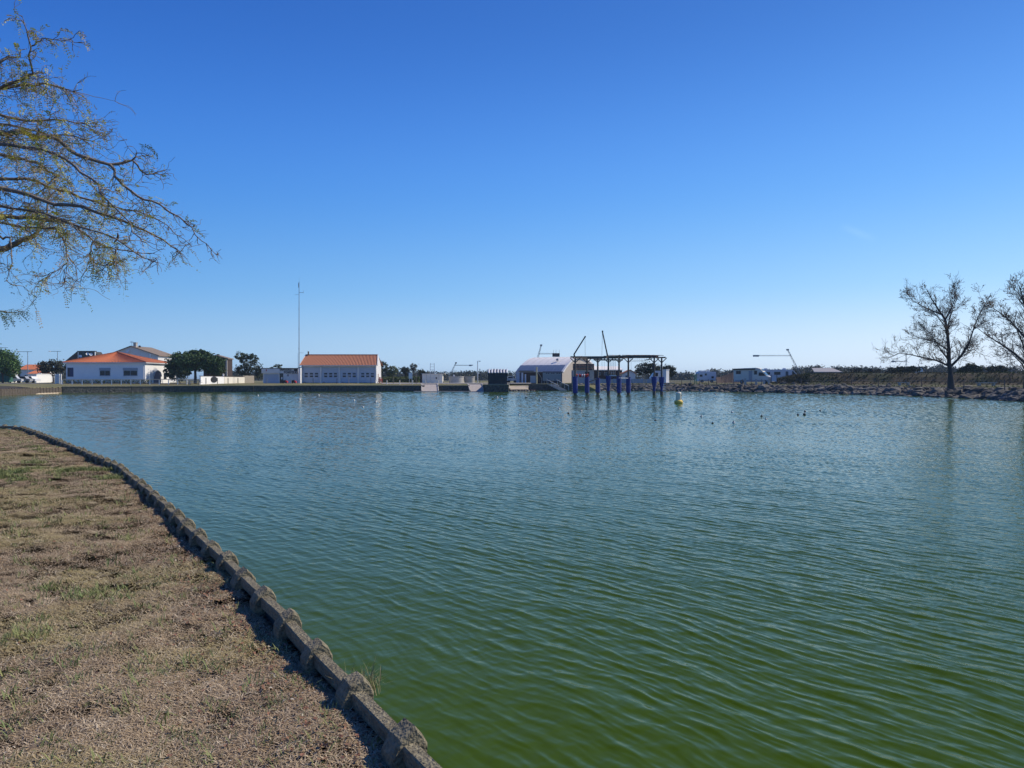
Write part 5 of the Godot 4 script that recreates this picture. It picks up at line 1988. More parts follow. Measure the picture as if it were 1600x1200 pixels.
	b.hexa([Vector3(X.call(926), Y.call(578.5), 0.4), Vector3(X.call(973), Y.call(578.5), 0.4), Vector3(X.call(973), Y.call(572.5), -7), Vector3(X.call(926), Y.call(572.5), -7), Vector3(X.call(926), Y.call(577.6), 0.4), Vector3(X.call(973), Y.call(577.6), 0.4), Vector3(X.call(973), Y.call(571.5), -7), Vector3(X.call(926), Y.call(571.5), -7)])
	obj("roof", b, M.vault, a)
	for px in [933.0, 944.0, 955.0]:
		window(a, Vector3(X.call(px), Y.call(586.5), 0.0), 0.9, 0.8, M.shutter, M.glass, 2)
	a = thing("small_gabled_house", "small pale house with brown gable right of the long low house", "house", on(983, 170, 1.45))
	s = 170.0 / F
	b = MB.new()
	b.prism(PackedVector2Array([Vector2(-1.6, -0.3), Vector2(1.5, -0.3), Vector2(1.5, 2.2), Vector2(0.3, 3.0), Vector2(-1.6, 2.1)]), -4, 0)
	obj("wall", b, M.white, a)
	b = MB.new()
	b.bar(Vector3(-1.8, 2.15, -1.9), Vector3(0.3, 3.1, -1.9), 4.4, 0.16)
	b.bar(Vector3(0.3, 3.1, -1.9), Vector3(1.75, 2.2, -1.9), 4.4, 0.15)
	obj("roof", b, M.old_tile, a)
	window(a, Vector3(-0.9, 0.9, 0.0), 0.8, 0.9, M.shutter, M.glass, 2)
	b = MB.new()
	b.bar(Vector3(-2.0, 0.3, 0.2), Vector3(-1.75, 2.4, 0.1), 0.16, 0.16)
	b.bar(Vector3(-2.5, 0.3, 0.2), Vector3(-2.3, 2.2, 0.1), 0.14, 0.14)
	obj("timber_prop", b, M.pale_wood, a)
	# white kiosk with domed neighbour and gate in front of umbrella pines
	a = thing("white_kiosk", "bright white flat-roofed kiosk before the dark umbrella pines", "kiosk", on(1039, 152, 1.45))
	s = 152.0 / F
	b = MB.new()
	b.box(Vector3(0, 1.4, 0), Vector3(1.05, 3.0, 1.4), Basis(Vector3.UP, 0.72))
	obj("wall", b, M.bright, a)
	b = MB.new()
	b.box(Vector3(0, 2.96, 0), Vector3(1.2, 0.1, 1.55), Basis(Vector3.UP, 0.72))
	obj("roof", b, M.white_paint, a)
	b = MB.new()
	b.box(Basis(Vector3.UP, 0.72) * Vector3(0.54, 1.2, 0.0), Vector3(0.06, 1.6, 0.5), Basis(Vector3.UP, 0.72))
	obj("door", b, M.shutter, a)
	b = MB.new()
	b.box(Vector3(0.3, 0.06, 0.9), Vector3(2.9, 0.18, 1.4))
	obj("plinth", b, M.concrete, a)
	a = thing("camper_van", "white rounded camper van left of the white kiosk", "van", on(1029, 157, 1.45))
	b = MB.new()
	b.prism(PackedVector2Array([Vector2(-1.9, 0.35), Vector2(1.2, 0.35), Vector2(1.2, 2.3), Vector2(0.9, 2.75), Vector2(-0.6, 2.75), Vector2(-1.2, 2.2), Vector2(-1.75, 1.4), Vector2(-1.9, 1.2)]), -0.9, 0.9)
	obj("body", b, M.van_white, a)
	b = MB.new()
	b.prism(PackedVector2Array([Vector2(-1.15, 1.5), Vector2(-0.3, 1.5), Vector2(-0.3, 2.3), Vector2(-0.85, 2.3)]), 0.903, 0.92)
	obj("window", b, M.glass, a)
	for x in [-1.2, 0.7]:
		b = MB.new()
		b.cyl(Vector3(x, 0.33, 0.75), Vector3(x, 0.33, 0.95), 0.33, 12)
		obj("wheel", b, M.tyre, a)
	a = thing("garden_fence", "long low blue-grey panel fence behind the obstacle course", "fence", on(960, 151, 1.42))
	for k in 24:
		b = MB.new()
		b.span(Vector3(-8.2 + k * 0.72, 0.05, -0.04), Vector3(-7.52 + k * 0.72, 0.95 + 0.05 * (k % 2), 0.04))
		obj("panel", b, M.shutter if k % 5 else M.concrete, a)
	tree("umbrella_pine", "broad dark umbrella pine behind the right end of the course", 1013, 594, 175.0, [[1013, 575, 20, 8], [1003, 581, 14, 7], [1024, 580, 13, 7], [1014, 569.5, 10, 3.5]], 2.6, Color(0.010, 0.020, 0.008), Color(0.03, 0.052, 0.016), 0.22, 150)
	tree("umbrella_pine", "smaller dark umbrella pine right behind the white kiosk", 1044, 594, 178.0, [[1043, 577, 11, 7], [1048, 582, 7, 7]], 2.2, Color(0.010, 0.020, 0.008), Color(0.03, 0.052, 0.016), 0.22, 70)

func obstacle_course() -> void:
	var t := thing("obstacle_course", "timber rope course on eight blue padded pillars standing in water", "obstacle course", on(966, 105.5, 0))
	var o := t.position
	# [column, depth, pad top row, tapers]
	var ps := [[898.8, 104.0, 588.5, 0], [917.3, 107.5, 588.0, 0], [934.0, 108.5, 590.5, 0], [950.6, 104.5, 587.5, 1], [967.2, 106.5, 587.8, 0], [981.8, 107.5, 589.0, 0], [1022.2, 104.2, 588.8, 2], [1033.8, 105.0, 589.0, 2]]
	var heads := []
	for q in ps:
		var p := on(q[0], q[1], 0) - o
		var d: float = q[1]
		var y1: float = EYE + (HZ - q[2]) * d / F
		var b := MB.new()
		b.cyl(p + Vector3(0, -0.7, 0), p + Vector3(0, 0.6, 0), 0.24, 10)
		obj("pile", b, M.wood, t)
		b = MB.new()
		var r := 0.36
		if q[3] == 0:
			b.lathe([Vector2(0.0, 0.30), Vector2(r * 0.96, 0.32), Vector2(r, 0.5), Vector2(r, y1 - 0.1), Vector2(r * 1.1, y1), Vector2(0.0, y1 + 0.02)], p, 10)
		elif q[3] == 1:
			b.lathe([Vector2(0.0, 0.22), Vector2(r * 0.55, 0.25), Vector2(r * 0.62, 1.0), Vector2(r * 1.0, 2.1), Vector2(r * 1.15, y1), Vector2(0.0, y1 + 0.02)], p, 10)
		else:
			b.lathe([Vector2(0.0, 0.22), Vector2(r * 0.4, 0.25), Vector2(r * 0.5, 0.9), Vector2(r * 1.05, 1.9), Vector2(r * 1.2, y1), Vector2(0.0, y1 + 0.02)], p, 10)
		obj("blue_pad", b, M.blue_pad, t)
		var yt: float = EYE + (HZ - 558.0) * d / F
		b = MB.new()
		b.tube([p + Vector3(0, y1 - 0.2, 0), p + Vector3(0, yt, 0)], [0.15, 0.12], 8)
		obj("post", b, M.wood, t)
		heads.append(p + Vector3(0, yt, 0))
		b = MB.new()
		for e in [-1.0, 1.0]:
			b.bar(p + Vector3(0, yt - 0.85, 0), p + Vector3(e * 0.75, yt - 0.1, 0), 0.09, 0.12)
		obj("knee_brace", b, M.wood, t)
	var beams := [[0, 3, 0.03], [3, 6, 0.10], [1, 4, -0.12], [4, 5, -0.10], [5, 7, -0.05], [2, 4, -0.42], [0, 1, -0.1], [1, 2, -0.2], [3, 4, 0.0], [6, 7, -0.05]]
	for e in beams:
		var a: Vector3 = heads[e[0]]
		var z: Vector3 = heads[e[1]]
		var dir := (z - a).normalized()
		var b := MB.new()
		b.bar(a - dir * 0.7 + Vector3(0, e[2], 0), z + dir * 0.6 + Vector3(0, e[2], 0), 0.13, 0.20)
		obj("beam", b, M.wood, t)
	# cross boards laid over the beams of the right half
	for k in 13:
		var f := k / 12.0
		var a: Vector3 = heads[3].lerp(heads[6], f)
		var z: Vector3 = heads[4].lerp(heads[7], f) if k > 3 else heads[4]
		var dir := Vector3(z.x - a.x, 0, z.z - a.z).normalized()
		var b := MB.new()
		b.bar(a - dir * 0.3 + Vector3(0, 0.26 + R.randf() * 0.03, 0), z + dir * 0.3 + Vector3(0, 0.24 + R.randf() * 0.03, 0), 0.22, 0.07)
		obj("cross_board", b, M.red_wood if k % 2 else M.wood, t)
	var rb := MB.new()
	rb.bar(heads[4] + Vector3(0.3, 0.14, 0.4), heads[6] + Vector3(0.3, 0.14, 0.25), 0.28, 0.16)
	obj("walk_board", rb, M.red_wood, t)
	# the two davits, bent, with a line hanging from each head
	for q in [[0, 897.0, 553.5, 914.0, 526.5, 914.3, 556.0], [3, 948.6, 553.0, 941.2, 518.0, 940.4, 556.0]]:
		var d: float = ps[q[0]][1]
		var a: Vector3 = heads[q[0]] - Vector3(0.06, 0.3, 0)
		var k := at(q[1], q[2], d) - o
		var e := at(q[3], q[4], d) - o
		var b := MB.new()
		b.tube([a, k, k.lerp(e, 0.1), e], [0.12, 0.11, 0.10, 0.09], 8)
		obj("davit", b, M.dark_steel, t)
		b = MB.new()
		b.box(e + Vector3(0.02, 0.02, 0), Vector3(0.2, 0.22, 0.16))
		obj("davit_head", b, M.dark_steel, t)
		b = MB.new()
		b.cyl(e, at(q[5], q[6], d) - o, 0.02, 4)
		obj("line", b, M.rope, t)
	# hanging ropes, rings and the trapeze
	for q in [[954.5, 557.0, 585.5], [957.8, 558.5, 586.0], [961.0, 558.5, 586.5], [940.5, 562.0, 584.0], [905.0, 559.0, 575.0], [925.0, 561.0, 581.0], [944.0, 562.0, 583.0], [986.0, 561.0, 583.0], [1003.0, 560.5, 574.0], [1028.0, 560.0, 574.0]]:
		var b := MB.new()
		var thick := 0.035 if q[0] > 953.0 and q[0] < 962.0 else 0.016
		b.cyl(at(q[0], q[1], 105.5) - o, at(q[0] + 0.2, q[2], 105.5) - o, thick, 5)
		obj("rope", b, M.rope, t)
	var tb := MB.new()
	tb.bar(at(952.0, 586.8, 105.3) - o, at(963.0, 587.0, 105.3) - o, 0.12, 0.14)
	obj("swing_seat", tb, M.white_paint, t)
	tb = MB.new()
	tb.bar(at(967.0, 590.4, 105.3) - o, at(981.0, 590.8, 106.5) - o, 0.1, 0.1)
	obj("balance_pole", tb, M.white_paint, t)
	tb = MB.new()
	tb.bar(at(919.0, 597.0, 107.3) - o, at(933.0, 592.0, 108.0) - o, 0.14, 0.14)
	obj("slanting_pole", tb, M.slate, t)
	for k in 9:
		var b := MB.new()
		var p := at(985.0 + k * 3.6, 562.5, 106.0) - o
		var rp := []
		var rr := []
		for i in 9:
			var an := TAU * i / 8.0
			rp.append(p + Vector3(cos(an) * 0.13, -0.12 + sin(an) * 0.14, 0))
			rr.append(0.022)
		b.tube(rp, rr, 4)
		b.cyl(p + Vector3(0, 0.0, 0), p + Vector3(0, 0.3, 0), 0.015, 4)
		obj("hanging_ring", b, M.pale_steel, t)
	for e in [[1012.0, 562.0, 1019.0, 560.5], [1007.0, 562.8, 1012.0, 562.0]]:
		var b := MB.new()
		b.bar(at(e[0], e[1], 104.2) - o, at(e[2], e[3], 104.2) - o, 0.12, 0.12)
		obj("brace", b, M.wood, t)
	# ladders on the end pillars
	for q in [[1037.6, 590.5, 7, 104.8, 4.6], [894.5, 600.5, 5, 104.2, 3.2]]:
		for k in int(q[2]):
			var b := MB.new()
			var y: float = q[1] + k * (3.5 if q[2] == 7 else 2.6)
			b.bar(at(q[0] - q[4] * 0.5, y, q[3]) - o, at(q[0] + q[4] * 0.5, y, q[3]) - o, 0.09, 0.09)
			obj("ladder_rung", b, M.white_paint if q[2] == 7 else M.pale_wood, t)
	# red and white bunting cloth hung between the first two pads
	var bt := thing("bunting_roll", "red and white cloth bundle hung between the first two blue pillars", "cloth", at(908.5, 587, 105.0))
	for k in 12:
		var f := k / 11.0
		var b := MB.new()
		var p := Vector3(lerpf(-0.78, 0.86, f), -0.06 * sin(f * PI) + R.randf() * 0.06, R.randf() * 0.1)
		b.lathe([Vector2(0.03, -0.26), Vector2(0.13, -0.16), Vector2(0.15, 0.1), Vector2(0.06, 0.24), Vector2(0, 0.26)], Vector3.ZERO, 7)
		var q := obj("cloth_fold", b, M.white_paint if k in [2, 6, 8] else M.red, bt, p)
		q.rotation = Vector3(0, 0, R.randfn() * 0.35)

func vehicles() -> void:
	motorhome("cream motorhome with dark windscreen and white bonnet, facing right", 1146.0, 138.0, 0, -0.55)
	motorhome("silver-white caravan-like motorhome with raked right end, rightmost of three", 1188.0, 147.0, 1, -0.3)
	motorhome("small distant white motorhome with high roof boxes, leftmost of three", 1091.5, 176.0, 2, 0.1)
	for q in [[24.0, 152.0, "white car parked at the far left under the tree", M.van_white, 0.35], [39.0, 156.0, "silver van parked right of the white car, far left", M.van_grey, 0.2], [51.0, 158.0, "white car parked before the white garden wall, far left", M.offwhite, -0.1], [790.0, 162.0, "small dark car with pale front right of the shed", M.van_grey, 0.0], [799.0, 163.0, "small white car right of the dark car near the shed", M.van_white, 0.0]]:
		var t := thing("parked_car", q[2], "car", on(q[0], q[1], 1.5), "parked cars", q[4])
		var b := MB.new()
		b.prism(PackedVector2Array([Vector2(-0.95, 0.3), Vector2(0.95, 0.3), Vector2(0.97, 0.62), Vector2(0.45, 0.74), Vector2(0.22, 1.08), Vector2(-0.55, 1.1), Vector2(-0.9, 0.75), Vector2(-0.97, 0.55)]), -0.6, 0.6)
		obj("body", b, q[3], t)
		b = MB.new()
		b.prism(PackedVector2Array([Vector2(-0.74, 0.76), Vector2(0.32, 0.76), Vector2(0.16, 1.02), Vector2(-0.5, 1.03)]), 0.603, 0.61)
		obj("window", b, M.glass, t)
		for x in [-0.58, 0.58]:
			b = MB.new()
			b.cyl(Vector3(x, 0.22, 0.5), Vector3(x, 0.22, 0.63), 0.22, 12)
			obj("wheel", b, M.tyre, t)
		t.scale = Vector3.ONE * 1.35

func motorhome(label: String, px: float, d: float, kind: int, turn: float) -> void:
	var t := thing("motorhome", label, "motorhome", on(px, d, 1.45), "motorhomes parked on the right shore", turn)
	var prof: PackedVector2Array
	if kind == 0:
		prof = PackedVector2Array([Vector2(0, 0.4), Vector2(7.2, 0.4), Vector2(7.3, 0.75), Vector2(7.15, 1.2), Vector2(6.2, 1.5), Vector2(5.55, 2.25), Vector2(5.0, 2.9), Vector2(4.2, 3.1), Vector2(3.3, 3.05), Vector2(0.15, 2.95), Vector2(0, 2.8)])
	elif kind == 1:
		prof = PackedVector2Array([Vector2(0, 0.4), Vector2(6.6, 0.4), Vector2(7.1, 0.8), Vector2(7.1, 1.9), Vector2(6.3, 2.75), Vector2(5.9, 2.85), Vector2(0.5, 2.9), Vector2(0, 2.5)])
	else:
		prof = PackedVector2Array([Vector2(0, 0.4), Vector2(4.4, 0.4), Vector2(4.55, 1.2), Vector2(4.45, 2.75), Vector2(0.4, 2.8), Vector2(0, 2.3), Vector2(0.1, 1.2)])
	var b := MB.new()
	b.prism(prof, -2.2, 0)
	obj("body", b, M.cream if kind == 0 else M.van_white, t)
	b = MB.new()
	b.span(Vector3(0.3, 0.42, 0.003), Vector3(prof[1].x - 0.6, 0.75, 0.03))
	obj("skirt", b, M.van_grey, t)
	var wins: Array = [[[0.5, 1.9, 0.9, 0.6], [3.9, 1.8, 0.55, 0.7]], [[0.4, 1.85, 1.5, 0.5], [2.7, 1.8, 1.2, 0.6]], [[0.3, 1.5, 0.7, 0.5], [1.6, 1.8, 0.5, 0.5], [3.3, 1.1, 0.6, 0.5]]][kind]
	for w in wins:
		b = MB.new()
		b.span(Vector3(w[0], w[1], 0.003), Vector3(w[0] + w[2], w[1] + w[3], 0.03))
		obj("window", b, M.glass, t)
	if kind == 0:
		b = MB.new()
		b.prism(PackedVector2Array([Vector2(4.75, 1.55), Vector2(6.05, 1.55), Vector2(5.5, 2.15), Vector2(4.75, 2.2)]), 0.003, 0.03)
		obj("cab_window", b, M.glass, t)
		b = MB.new()
		b.bar(Vector3(6.16, 1.58, -1.1), Vector3(5.58, 2.27, -1.1), 2.0, 0.05)
		obj("windscreen", b, M.glass, t)
		b = MB.new()
		b.bar(Vector3(5.42, 2.48, -1.1), Vector3(5.1, 2.84, -1.1), 1.4, 0.06)
		obj("roof_window", b, M.glass, t)
		b = MB.new()
		b.bar(Vector3(6.2, 1.53, -1.1), Vector3(7.1, 1.24, -1.1), 1.9, 0.05)
		obj("bonnet", b, M.white_paint, t)
		b = MB.new()
		b.span(Vector3(7.22, 0.62, -1.6), Vector3(7.34, 1.05, -0.6))
		obj("grille", b, M.black, t)
		for z in [-2.0, -0.45]:
			b = MB.new()
			b.span(Vector3(7.2, 0.82, z), Vector3(7.33, 1.08, z + 0.3))
			obj("headlight", b, M.pale_steel, t)
		b = MB.new()
		b.span(Vector3(0.1, 2.7, 0.003), Vector3(4.1, 2.93, 0.18))
		obj("awning", b, M.slate, t)
		b = MB.new()
		b.span(Vector3(2.9, 0.6, 0.003), Vector3(3.55, 2.5, 0.035))
		obj("door", b, M.van_grey, t)
	elif kind == 1:
		b = MB.new()
		b.span(Vector3(4.9, 0.55, 0.003), Vector3(5.4, 2.5, 0.035))
		obj("door", b, M.blue_pane, t)
		b = MB.new()
		b.prism(PackedVector2Array([Vector2(6.15, 1.75), Vector2(7.0, 1.75), Vector2(6.35, 2.55), Vector2(6.15, 2.55)]), 0.003, 0.03)
		obj("cab_window", b, M.glass, t)
		b = MB.new()
		b.span(Vector3(1.2, 0.5, 0.003), Vector3(2.4, 1.6, 0.03))
		obj("hatch", b, M.door_white, t)
		for x in [0.6, 4.2]:
			b = MB.new()
			b.prism(PackedVector2Array([Vector2(x, 2.88), Vector2(x + 0.9, 2.88), Vector2(x + 0.75, 3.15), Vector2(x + 0.3, 3.2)]), -1.6, -0.8)
			obj("roof_hatch", b, M.offwhite, t)
	else:
		for x in [0.5, 1.4, 2.6]:
			b = MB.new()
			b.span(Vector3(x, 2.78, -1.5), Vector3(x + 0.6, 3.05, -0.7))
			obj("roof_box", b, M.offwhite, t)
	for x in ([1.6, 5.9] if kind == 0 else [2.0, 5.4] if kind == 1 else [0.9, 3.4]):
		b = MB.new()
		b.cyl(Vector3(x, 0.36, -0.2), Vector3(x, 0.36, 0.05), 0.36, 14)
		var w := obj("wheel", b, M.tyre, t)
		b = MB.new()
		b.cyl(Vector3(x, 0.36, 0.052), Vector3(x, 0.36, 0.075), 0.2, 10)
		obj("rim", b, M.steel, w)

func right_side() -> void:
	# the grassy dike behind the right bank: crest and foot measured along its length
	var line := [[1196, 141, 0.0], [1216, 138, 1.0], [1240, 135, 1.6], [1265, 132, 1.95], [1330, 127, 2.05], [1420, 120, 2.0], [1520, 112, 1.95], [1620, 104, 1.95], [1760, 96, 1.95], [1950, 88, 1.9]]
	var b := MB.new()
	var xf := []
	var cc := []
	var rows := []
	for i in line.size() - 1:
		var n := 14
		for k in n:
			var f := float(k) / n
			var px: float = lerpf(line[i][0], line[i + 1][0], f)
			var d: float = lerpf(line[i][1], line[i + 1][1], f)
			var h: float = lerpf(line[i][2], line[i + 1][2], f)
			var row := []
			for j in 9:
				var u := j / 8.0
				var dd := d + u * 11.0
				var y := 1.38 + h * smoothstep(0.0, 0.42, u) * (1.0 - smoothstep(0.68, 1.0, u))
				var p := on(px, dd, 0.0)
				y += patch.get_noise_2d(p.x * 0.9, p.z * 0.9) * 0.10 * clampf(h, 0, 1)
				row.append(Vector3(p.x, y, p.z))
			for m in 26:
				var u2 := R.randf() * 0.72
				var q := on(px + R.randf_range(-3.0, 3.0), d + u2 * 11.0, 0.0)
				q.y = 1.36 + h * smoothstep(0.0, 0.42, u2) + patch.get_noise_2d(q.x * 0.9, q.z * 0.9) * 0.10 * clampf(h, 0, 1)
				xf.append(Transform3D(Basis(Vector3.UP, R.randf() * TAU).scaled(Vector3.ONE * R.randf_range(0.5, 1.25)), q))
				var t := clampf(0.5 + patch.get_noise_2d(q.x * 0.6 + 9.0, q.z * 0.6 + u2 * 7.0) * 1.6, 0.0, 1.0)
				cc.append(Color(0.052, 0.088, 0.020).lerp(Color(0.08, 0.072, 0.03), t) * R.randf_range(0.7, 1.2))
			rows.append(row)
	for i in rows.size() - 1:
		for j in 8:
			var p: Vector3 = rows[i][j]
			b.paint(Color(0.04, 0.054, 0.016).lerp(Color(0.07, 0.054, 0.026), clampf(0.5 + patch.get_noise_2d(p.x * 0.6 + 9.0, p.z * 0.6) * 1.6, 0.0, 1.0)))
			b.quad(rows[i][j], rows[i + 1][j], rows[i + 1][j + 1], rows[i][j + 1])
	tag(obj("grassy_dike", b, painted(0.95)), "long low grassy dike behind the right bank", "dike", "", "structure")
	var g := MB.new()
	for i in 18:
		blade(g, R, 0.34, 0.035, 0.4, 1.4)
	scatter("dike_grass", g.mesh(painted(0.9)), xf, cc, "rough green and brown grass covering the dike", "grass")
	# stakes with wire along the top of the stone bank
	var t := thing("stake_fence", "row of dark wooden stakes along the top of the right bank", "fence", on(1250, 124, 1.36))
	var last := Vector3.ZERO
	for q in [[1065, 141], [1079, 140.5], [1093, 139], [1107, 137.5], [1120, 136], [1133, 134.5], [1146, 133], [1160, 131.5], [1174, 130], [1190, 128], [1252, 121.5], [1288, 117.5], [1330, 113], [1373, 108.5], [1440, 101], [1506, 92.5], [1570, 83]]:
		var p := on(q[0], q[1], 1.30) - t.position
		b = MB.new()
		b.tube([p - Vector3(0, 0.2, 0), p + Vector3(R.randfn() * 0.03, 1.05, 0)], [0.06, 0.05], 6)
		obj("stake", b, M.wood, t)
		if last != Vector3.ZERO and q[0] != 1252:
			b = MB.new()
			b.cyl(last + Vector3(0, 0.85, 0), p + Vector3(0, 0.85, 0), 0.008, 3)
			obj("wire", b, M.steel, t)
		last = p
	# loose boulders on the grass strip
	var bl := [[1224, 595.5, 0.62, 134, "large dark boulder at the left foot of the dike"], [1240, 595.5, 0.50, 133, "upright dark boulder, second from the left at the dike foot"], [1261, 596.5, 0.50, 129, "low dark boulder, third from the left at the dike foot"], [1281, 597.5, 0.32, 126, "small flat boulder right of the three dark ones"], [1301, 598.3, 0.26, 122, "small pale boulder halfway along the dike foot"], [1319, 598.0, 0.34, 120, "pale tilted boulder halfway along the dike foot"], [1362, 598.5, 0.25, 114, "small boulder left of the low white bench"], [1390, 598.5, 0.45, 112, "dark boulder just left of the low white bench"], [1072, 596.0, 0.3, 139, "small pale boulder near the white kiosk"]]
	for q in bl:
		var s := stone(int(q[0]) % 17)
		var o := obj("boulder", s, M.rock[1 if String(q[4]).contains("pale") else 3], self, on(q[0], q[3], 1.40))
		o.scale = Vector3(q[2] * 1.4, q[2] * 0.9, q[2])
		o.rotation.y = q[0]
		tag(o, q[4], "boulder", "boulders along the dike foot")
	# pale stone benches
	for q in [[1412, 597.5, 1.7, 110, "low pale stone bench left of the bare plane tree"], [1541, 599.0, 2.7, 101, "long pale stone bench right of the bare plane tree"]]:
		var o := thing("stone_bench", q[4], "bench", on(q[0], q[3], 1.42), "stone benches under the plane trees")
		b = MB.new()
		b.box(Vector3(0, 0.42, 0), Vector3(q[2], 0.12, 0.5))
		obj("seat", b, M.concrete, o)
		for x in [-0.38, 0.38]:
			b = MB.new()
			b.box(Vector3(x * q[2], 0.16, 0), Vector3(0.24, 0.396, 0.42))
			obj("leg", b, M.concrete, o)
	# pale info stones by the motorhomes
	for q in [[1164.5, 589.5, "pale upright stone left of the motorhome wheel"], [1181.5, 590.5, "pale upright stone before the motorhome bonnet"], [1193.5, 592.5, "pale low stone at the nose of the cream motorhome"], [1201.5, 589.0, "pale marker right of the cream motorhome nose"]]:
		b = MB.new()
		var h: float = (598.8 - q[1]) * 131.0 / F
		b.hexa([Vector3(-0.2, -0.1, 0.12), Vector3(0.2, -0.1, 0.12), Vector3(0.2, -0.1, -0.12), Vector3(-0.2, -0.1, -0.12), Vector3(-0.13, h, 0.08), Vector3(0.15, h * 0.96, 0.08), Vector3(0.15, h * 0.96, -0.08), Vector3(-0.13, h, -0.08)])
		tag(obj("marker_stone", b, M.concrete, self, on(q[0], 131, 1.40)), q[2], "stone", "pale marker stones before the motorhomes")
	# green frame and notice board
	t = thing("green_post_frame", "bright green tall post frame left of the small distant motorhome", "gate", on(1088, 141, 1.42))
	for x in [0.0, -0.32]:
		b = MB.new()
		b.bar(Vector3(x, -0.1, 0), Vector3(x, 2.05 if x == 0.0 else 1.7, 0), 0.12, 0.12)
		obj("upright", b, M.green_paint, t)
	b = MB.new()
	b.bar(Vector3(0.0, 1.72, 0.0), Vector3(-1.1, 1.72, 0.0), 0.1, 0.1)
	obj("crossbar", b, M.green_paint, t)
	t = thing("notice_board", "brown framed notice board between the two large motorhomes", "notice board", on(1212, 134, 1.4))
	b = MB.new()
	b.span(Vector3(-0.8, 0.5, -0.03), Vector3(0.15, 1.55, 0.03))
	obj("panel", b, M.door_white, t)
	for x in [-0.88, 0.22]:
		b = MB.new()
		b.bar(Vector3(x, -0.1, 0), Vector3(x, 1.8, 0), 0.12, 0.1)
		obj("post", b, M.wood, t)
	# reddish earth bank behind the small motorhome
	b = MB.new()
	var pr := []
	for k in 15:
		var px := 1119.0 + k * 2.6
		var h: float = 1.3 + 1.35 * smoothstep(0.0, 12.0, float(k)) + R.randf() * 0.08
		pr.append([on(px, 168, 1.35), on(px, 170, 1.4 + h), on(px, 176, 1.4 + h * 0.9), on(px, 182, 1.3)])
	for k in 14:
		for j in 3:
			b.quad(pr[k][j], pr[k + 1][j], pr[k + 1][j + 1], pr[k][j + 1])
	tag(obj("earth_bank", b, rough_mat(lin(0.10, 0.065, 0.045), lin(0.18, 0.12, 0.085), 0.3, 0.6)), "reddish brown earth bank left of the cream motorhome", "earth bank", "", "structure")
	# barn roof seen over the dike
	var d := 260.0
	var s := d / F
	t = thing("distant_barn", "distant low barn with pale grey roof beyond the dike", "barn", on(1296, d, 1.4))
	var Y := func(py: float) -> float: return EYE + (HZ - py) * s - 1.4
	b = MB.new()
	b.span(Vector3(-5.2, -0.3, -9), Vector3(4.0, Y.call(581.5), 0))
	b.prism(PackedVector2Array([Vector2(-9.0, Y.call(581.5)), Vector2(0.0, Y.call(581.5)), Vector2(-4.5, Y.call(576.2))]), -0.2, 0.0, Basis(Vector3(0, 0, 1), Vector3.UP, Vector3(-1, 0, 0)), Vector3(3.9, 0.0, 0))
	obj("wall", b, M.dark_wall, t)
	b = MB.new()
	b.hexa([Vector3(-5.8, Y.call(581.9), 0.5), Vector3(4.4, Y.call(581.9), 0.5), Vector3(3.0, Y.call(575.4), -4.5), Vector3(-4.6, Y.call(575.4), -4.5), Vector3(-5.8, Y.call(580.9), 0.5), Vector3(4.4, Y.call(580.9), 0.5), Vector3(3.0, Y.call(574.6), -4.5), Vector3(-4.6, Y.call(574.6), -4.5)])
	obj("roof", b, mat(0.34, 0.33, 0.33, 0.7), t)
	t = thing("distant_house", "tiny pale house with steep roof in the far trees, left of plane tree", "house", on(1439, 330, 1.4))
	b = MB.new()
	b.prism(PackedVector2Array([Vector2(-0.9, -0.3), Vector2(0.9, -0.3), Vector2(0.9, 5.2), Vector2(0, 6.4), Vector2(-0.9, 5.2)]), -5, 0)
	obj("wall", b, M.offwhite, t)
	b = MB.new()
	for e in [-1.0, 1.0]:
		b.bar(Vector3(e * 1.2, 5.0, -2.5), Vector3(0, 6.6, -2.5), 5.6, 0.2)
	obj("roof", b, M.dark_roof, t)
	# bushes and trees that stand out over the dike
	var g0 := Color(0.018, 0.028, 0.011)
	var g1 := Color(0.048, 0.066, 0.024)
	tree("gorse_bush", "dark rounded bush on the dike left of the bare plane tree", 1412, 590, 170.0, [[1405, 579, 18, 6], [1420, 578, 14, 6], [1392, 581, 9, 4]], 1.0, g0, g1, 0.24, 110)
	tree("gorse_bush", "spiky dark bush right of the bare plane tree trunk", 1515, 590, 165.0, [[1512, 575, 9, 8], [1523, 577, 9, 8], [1504, 579, 7, 6]], 1.4, g0, g1 * 1.2, 0.24, 90)
	tree("gorse_bush", "smooth domed dark bush near the right frame edge", 1556, 590, 165.0, [[1556, 579, 20, 6.5], [1562, 577, 13, 6]], 1.0, g0, g1, 0.22, 110)
	tree("gorse_bush", "low brownish bush between dike and barn", 1345, 590, 200.0, [[1340, 580, 9, 4.5], [1368, 580, 14, 4], [1332, 581, 6, 4]], 0.8, Color(0.035, 0.032, 0.018), Color(0.075, 0.065, 0.035), 0.24, 60)

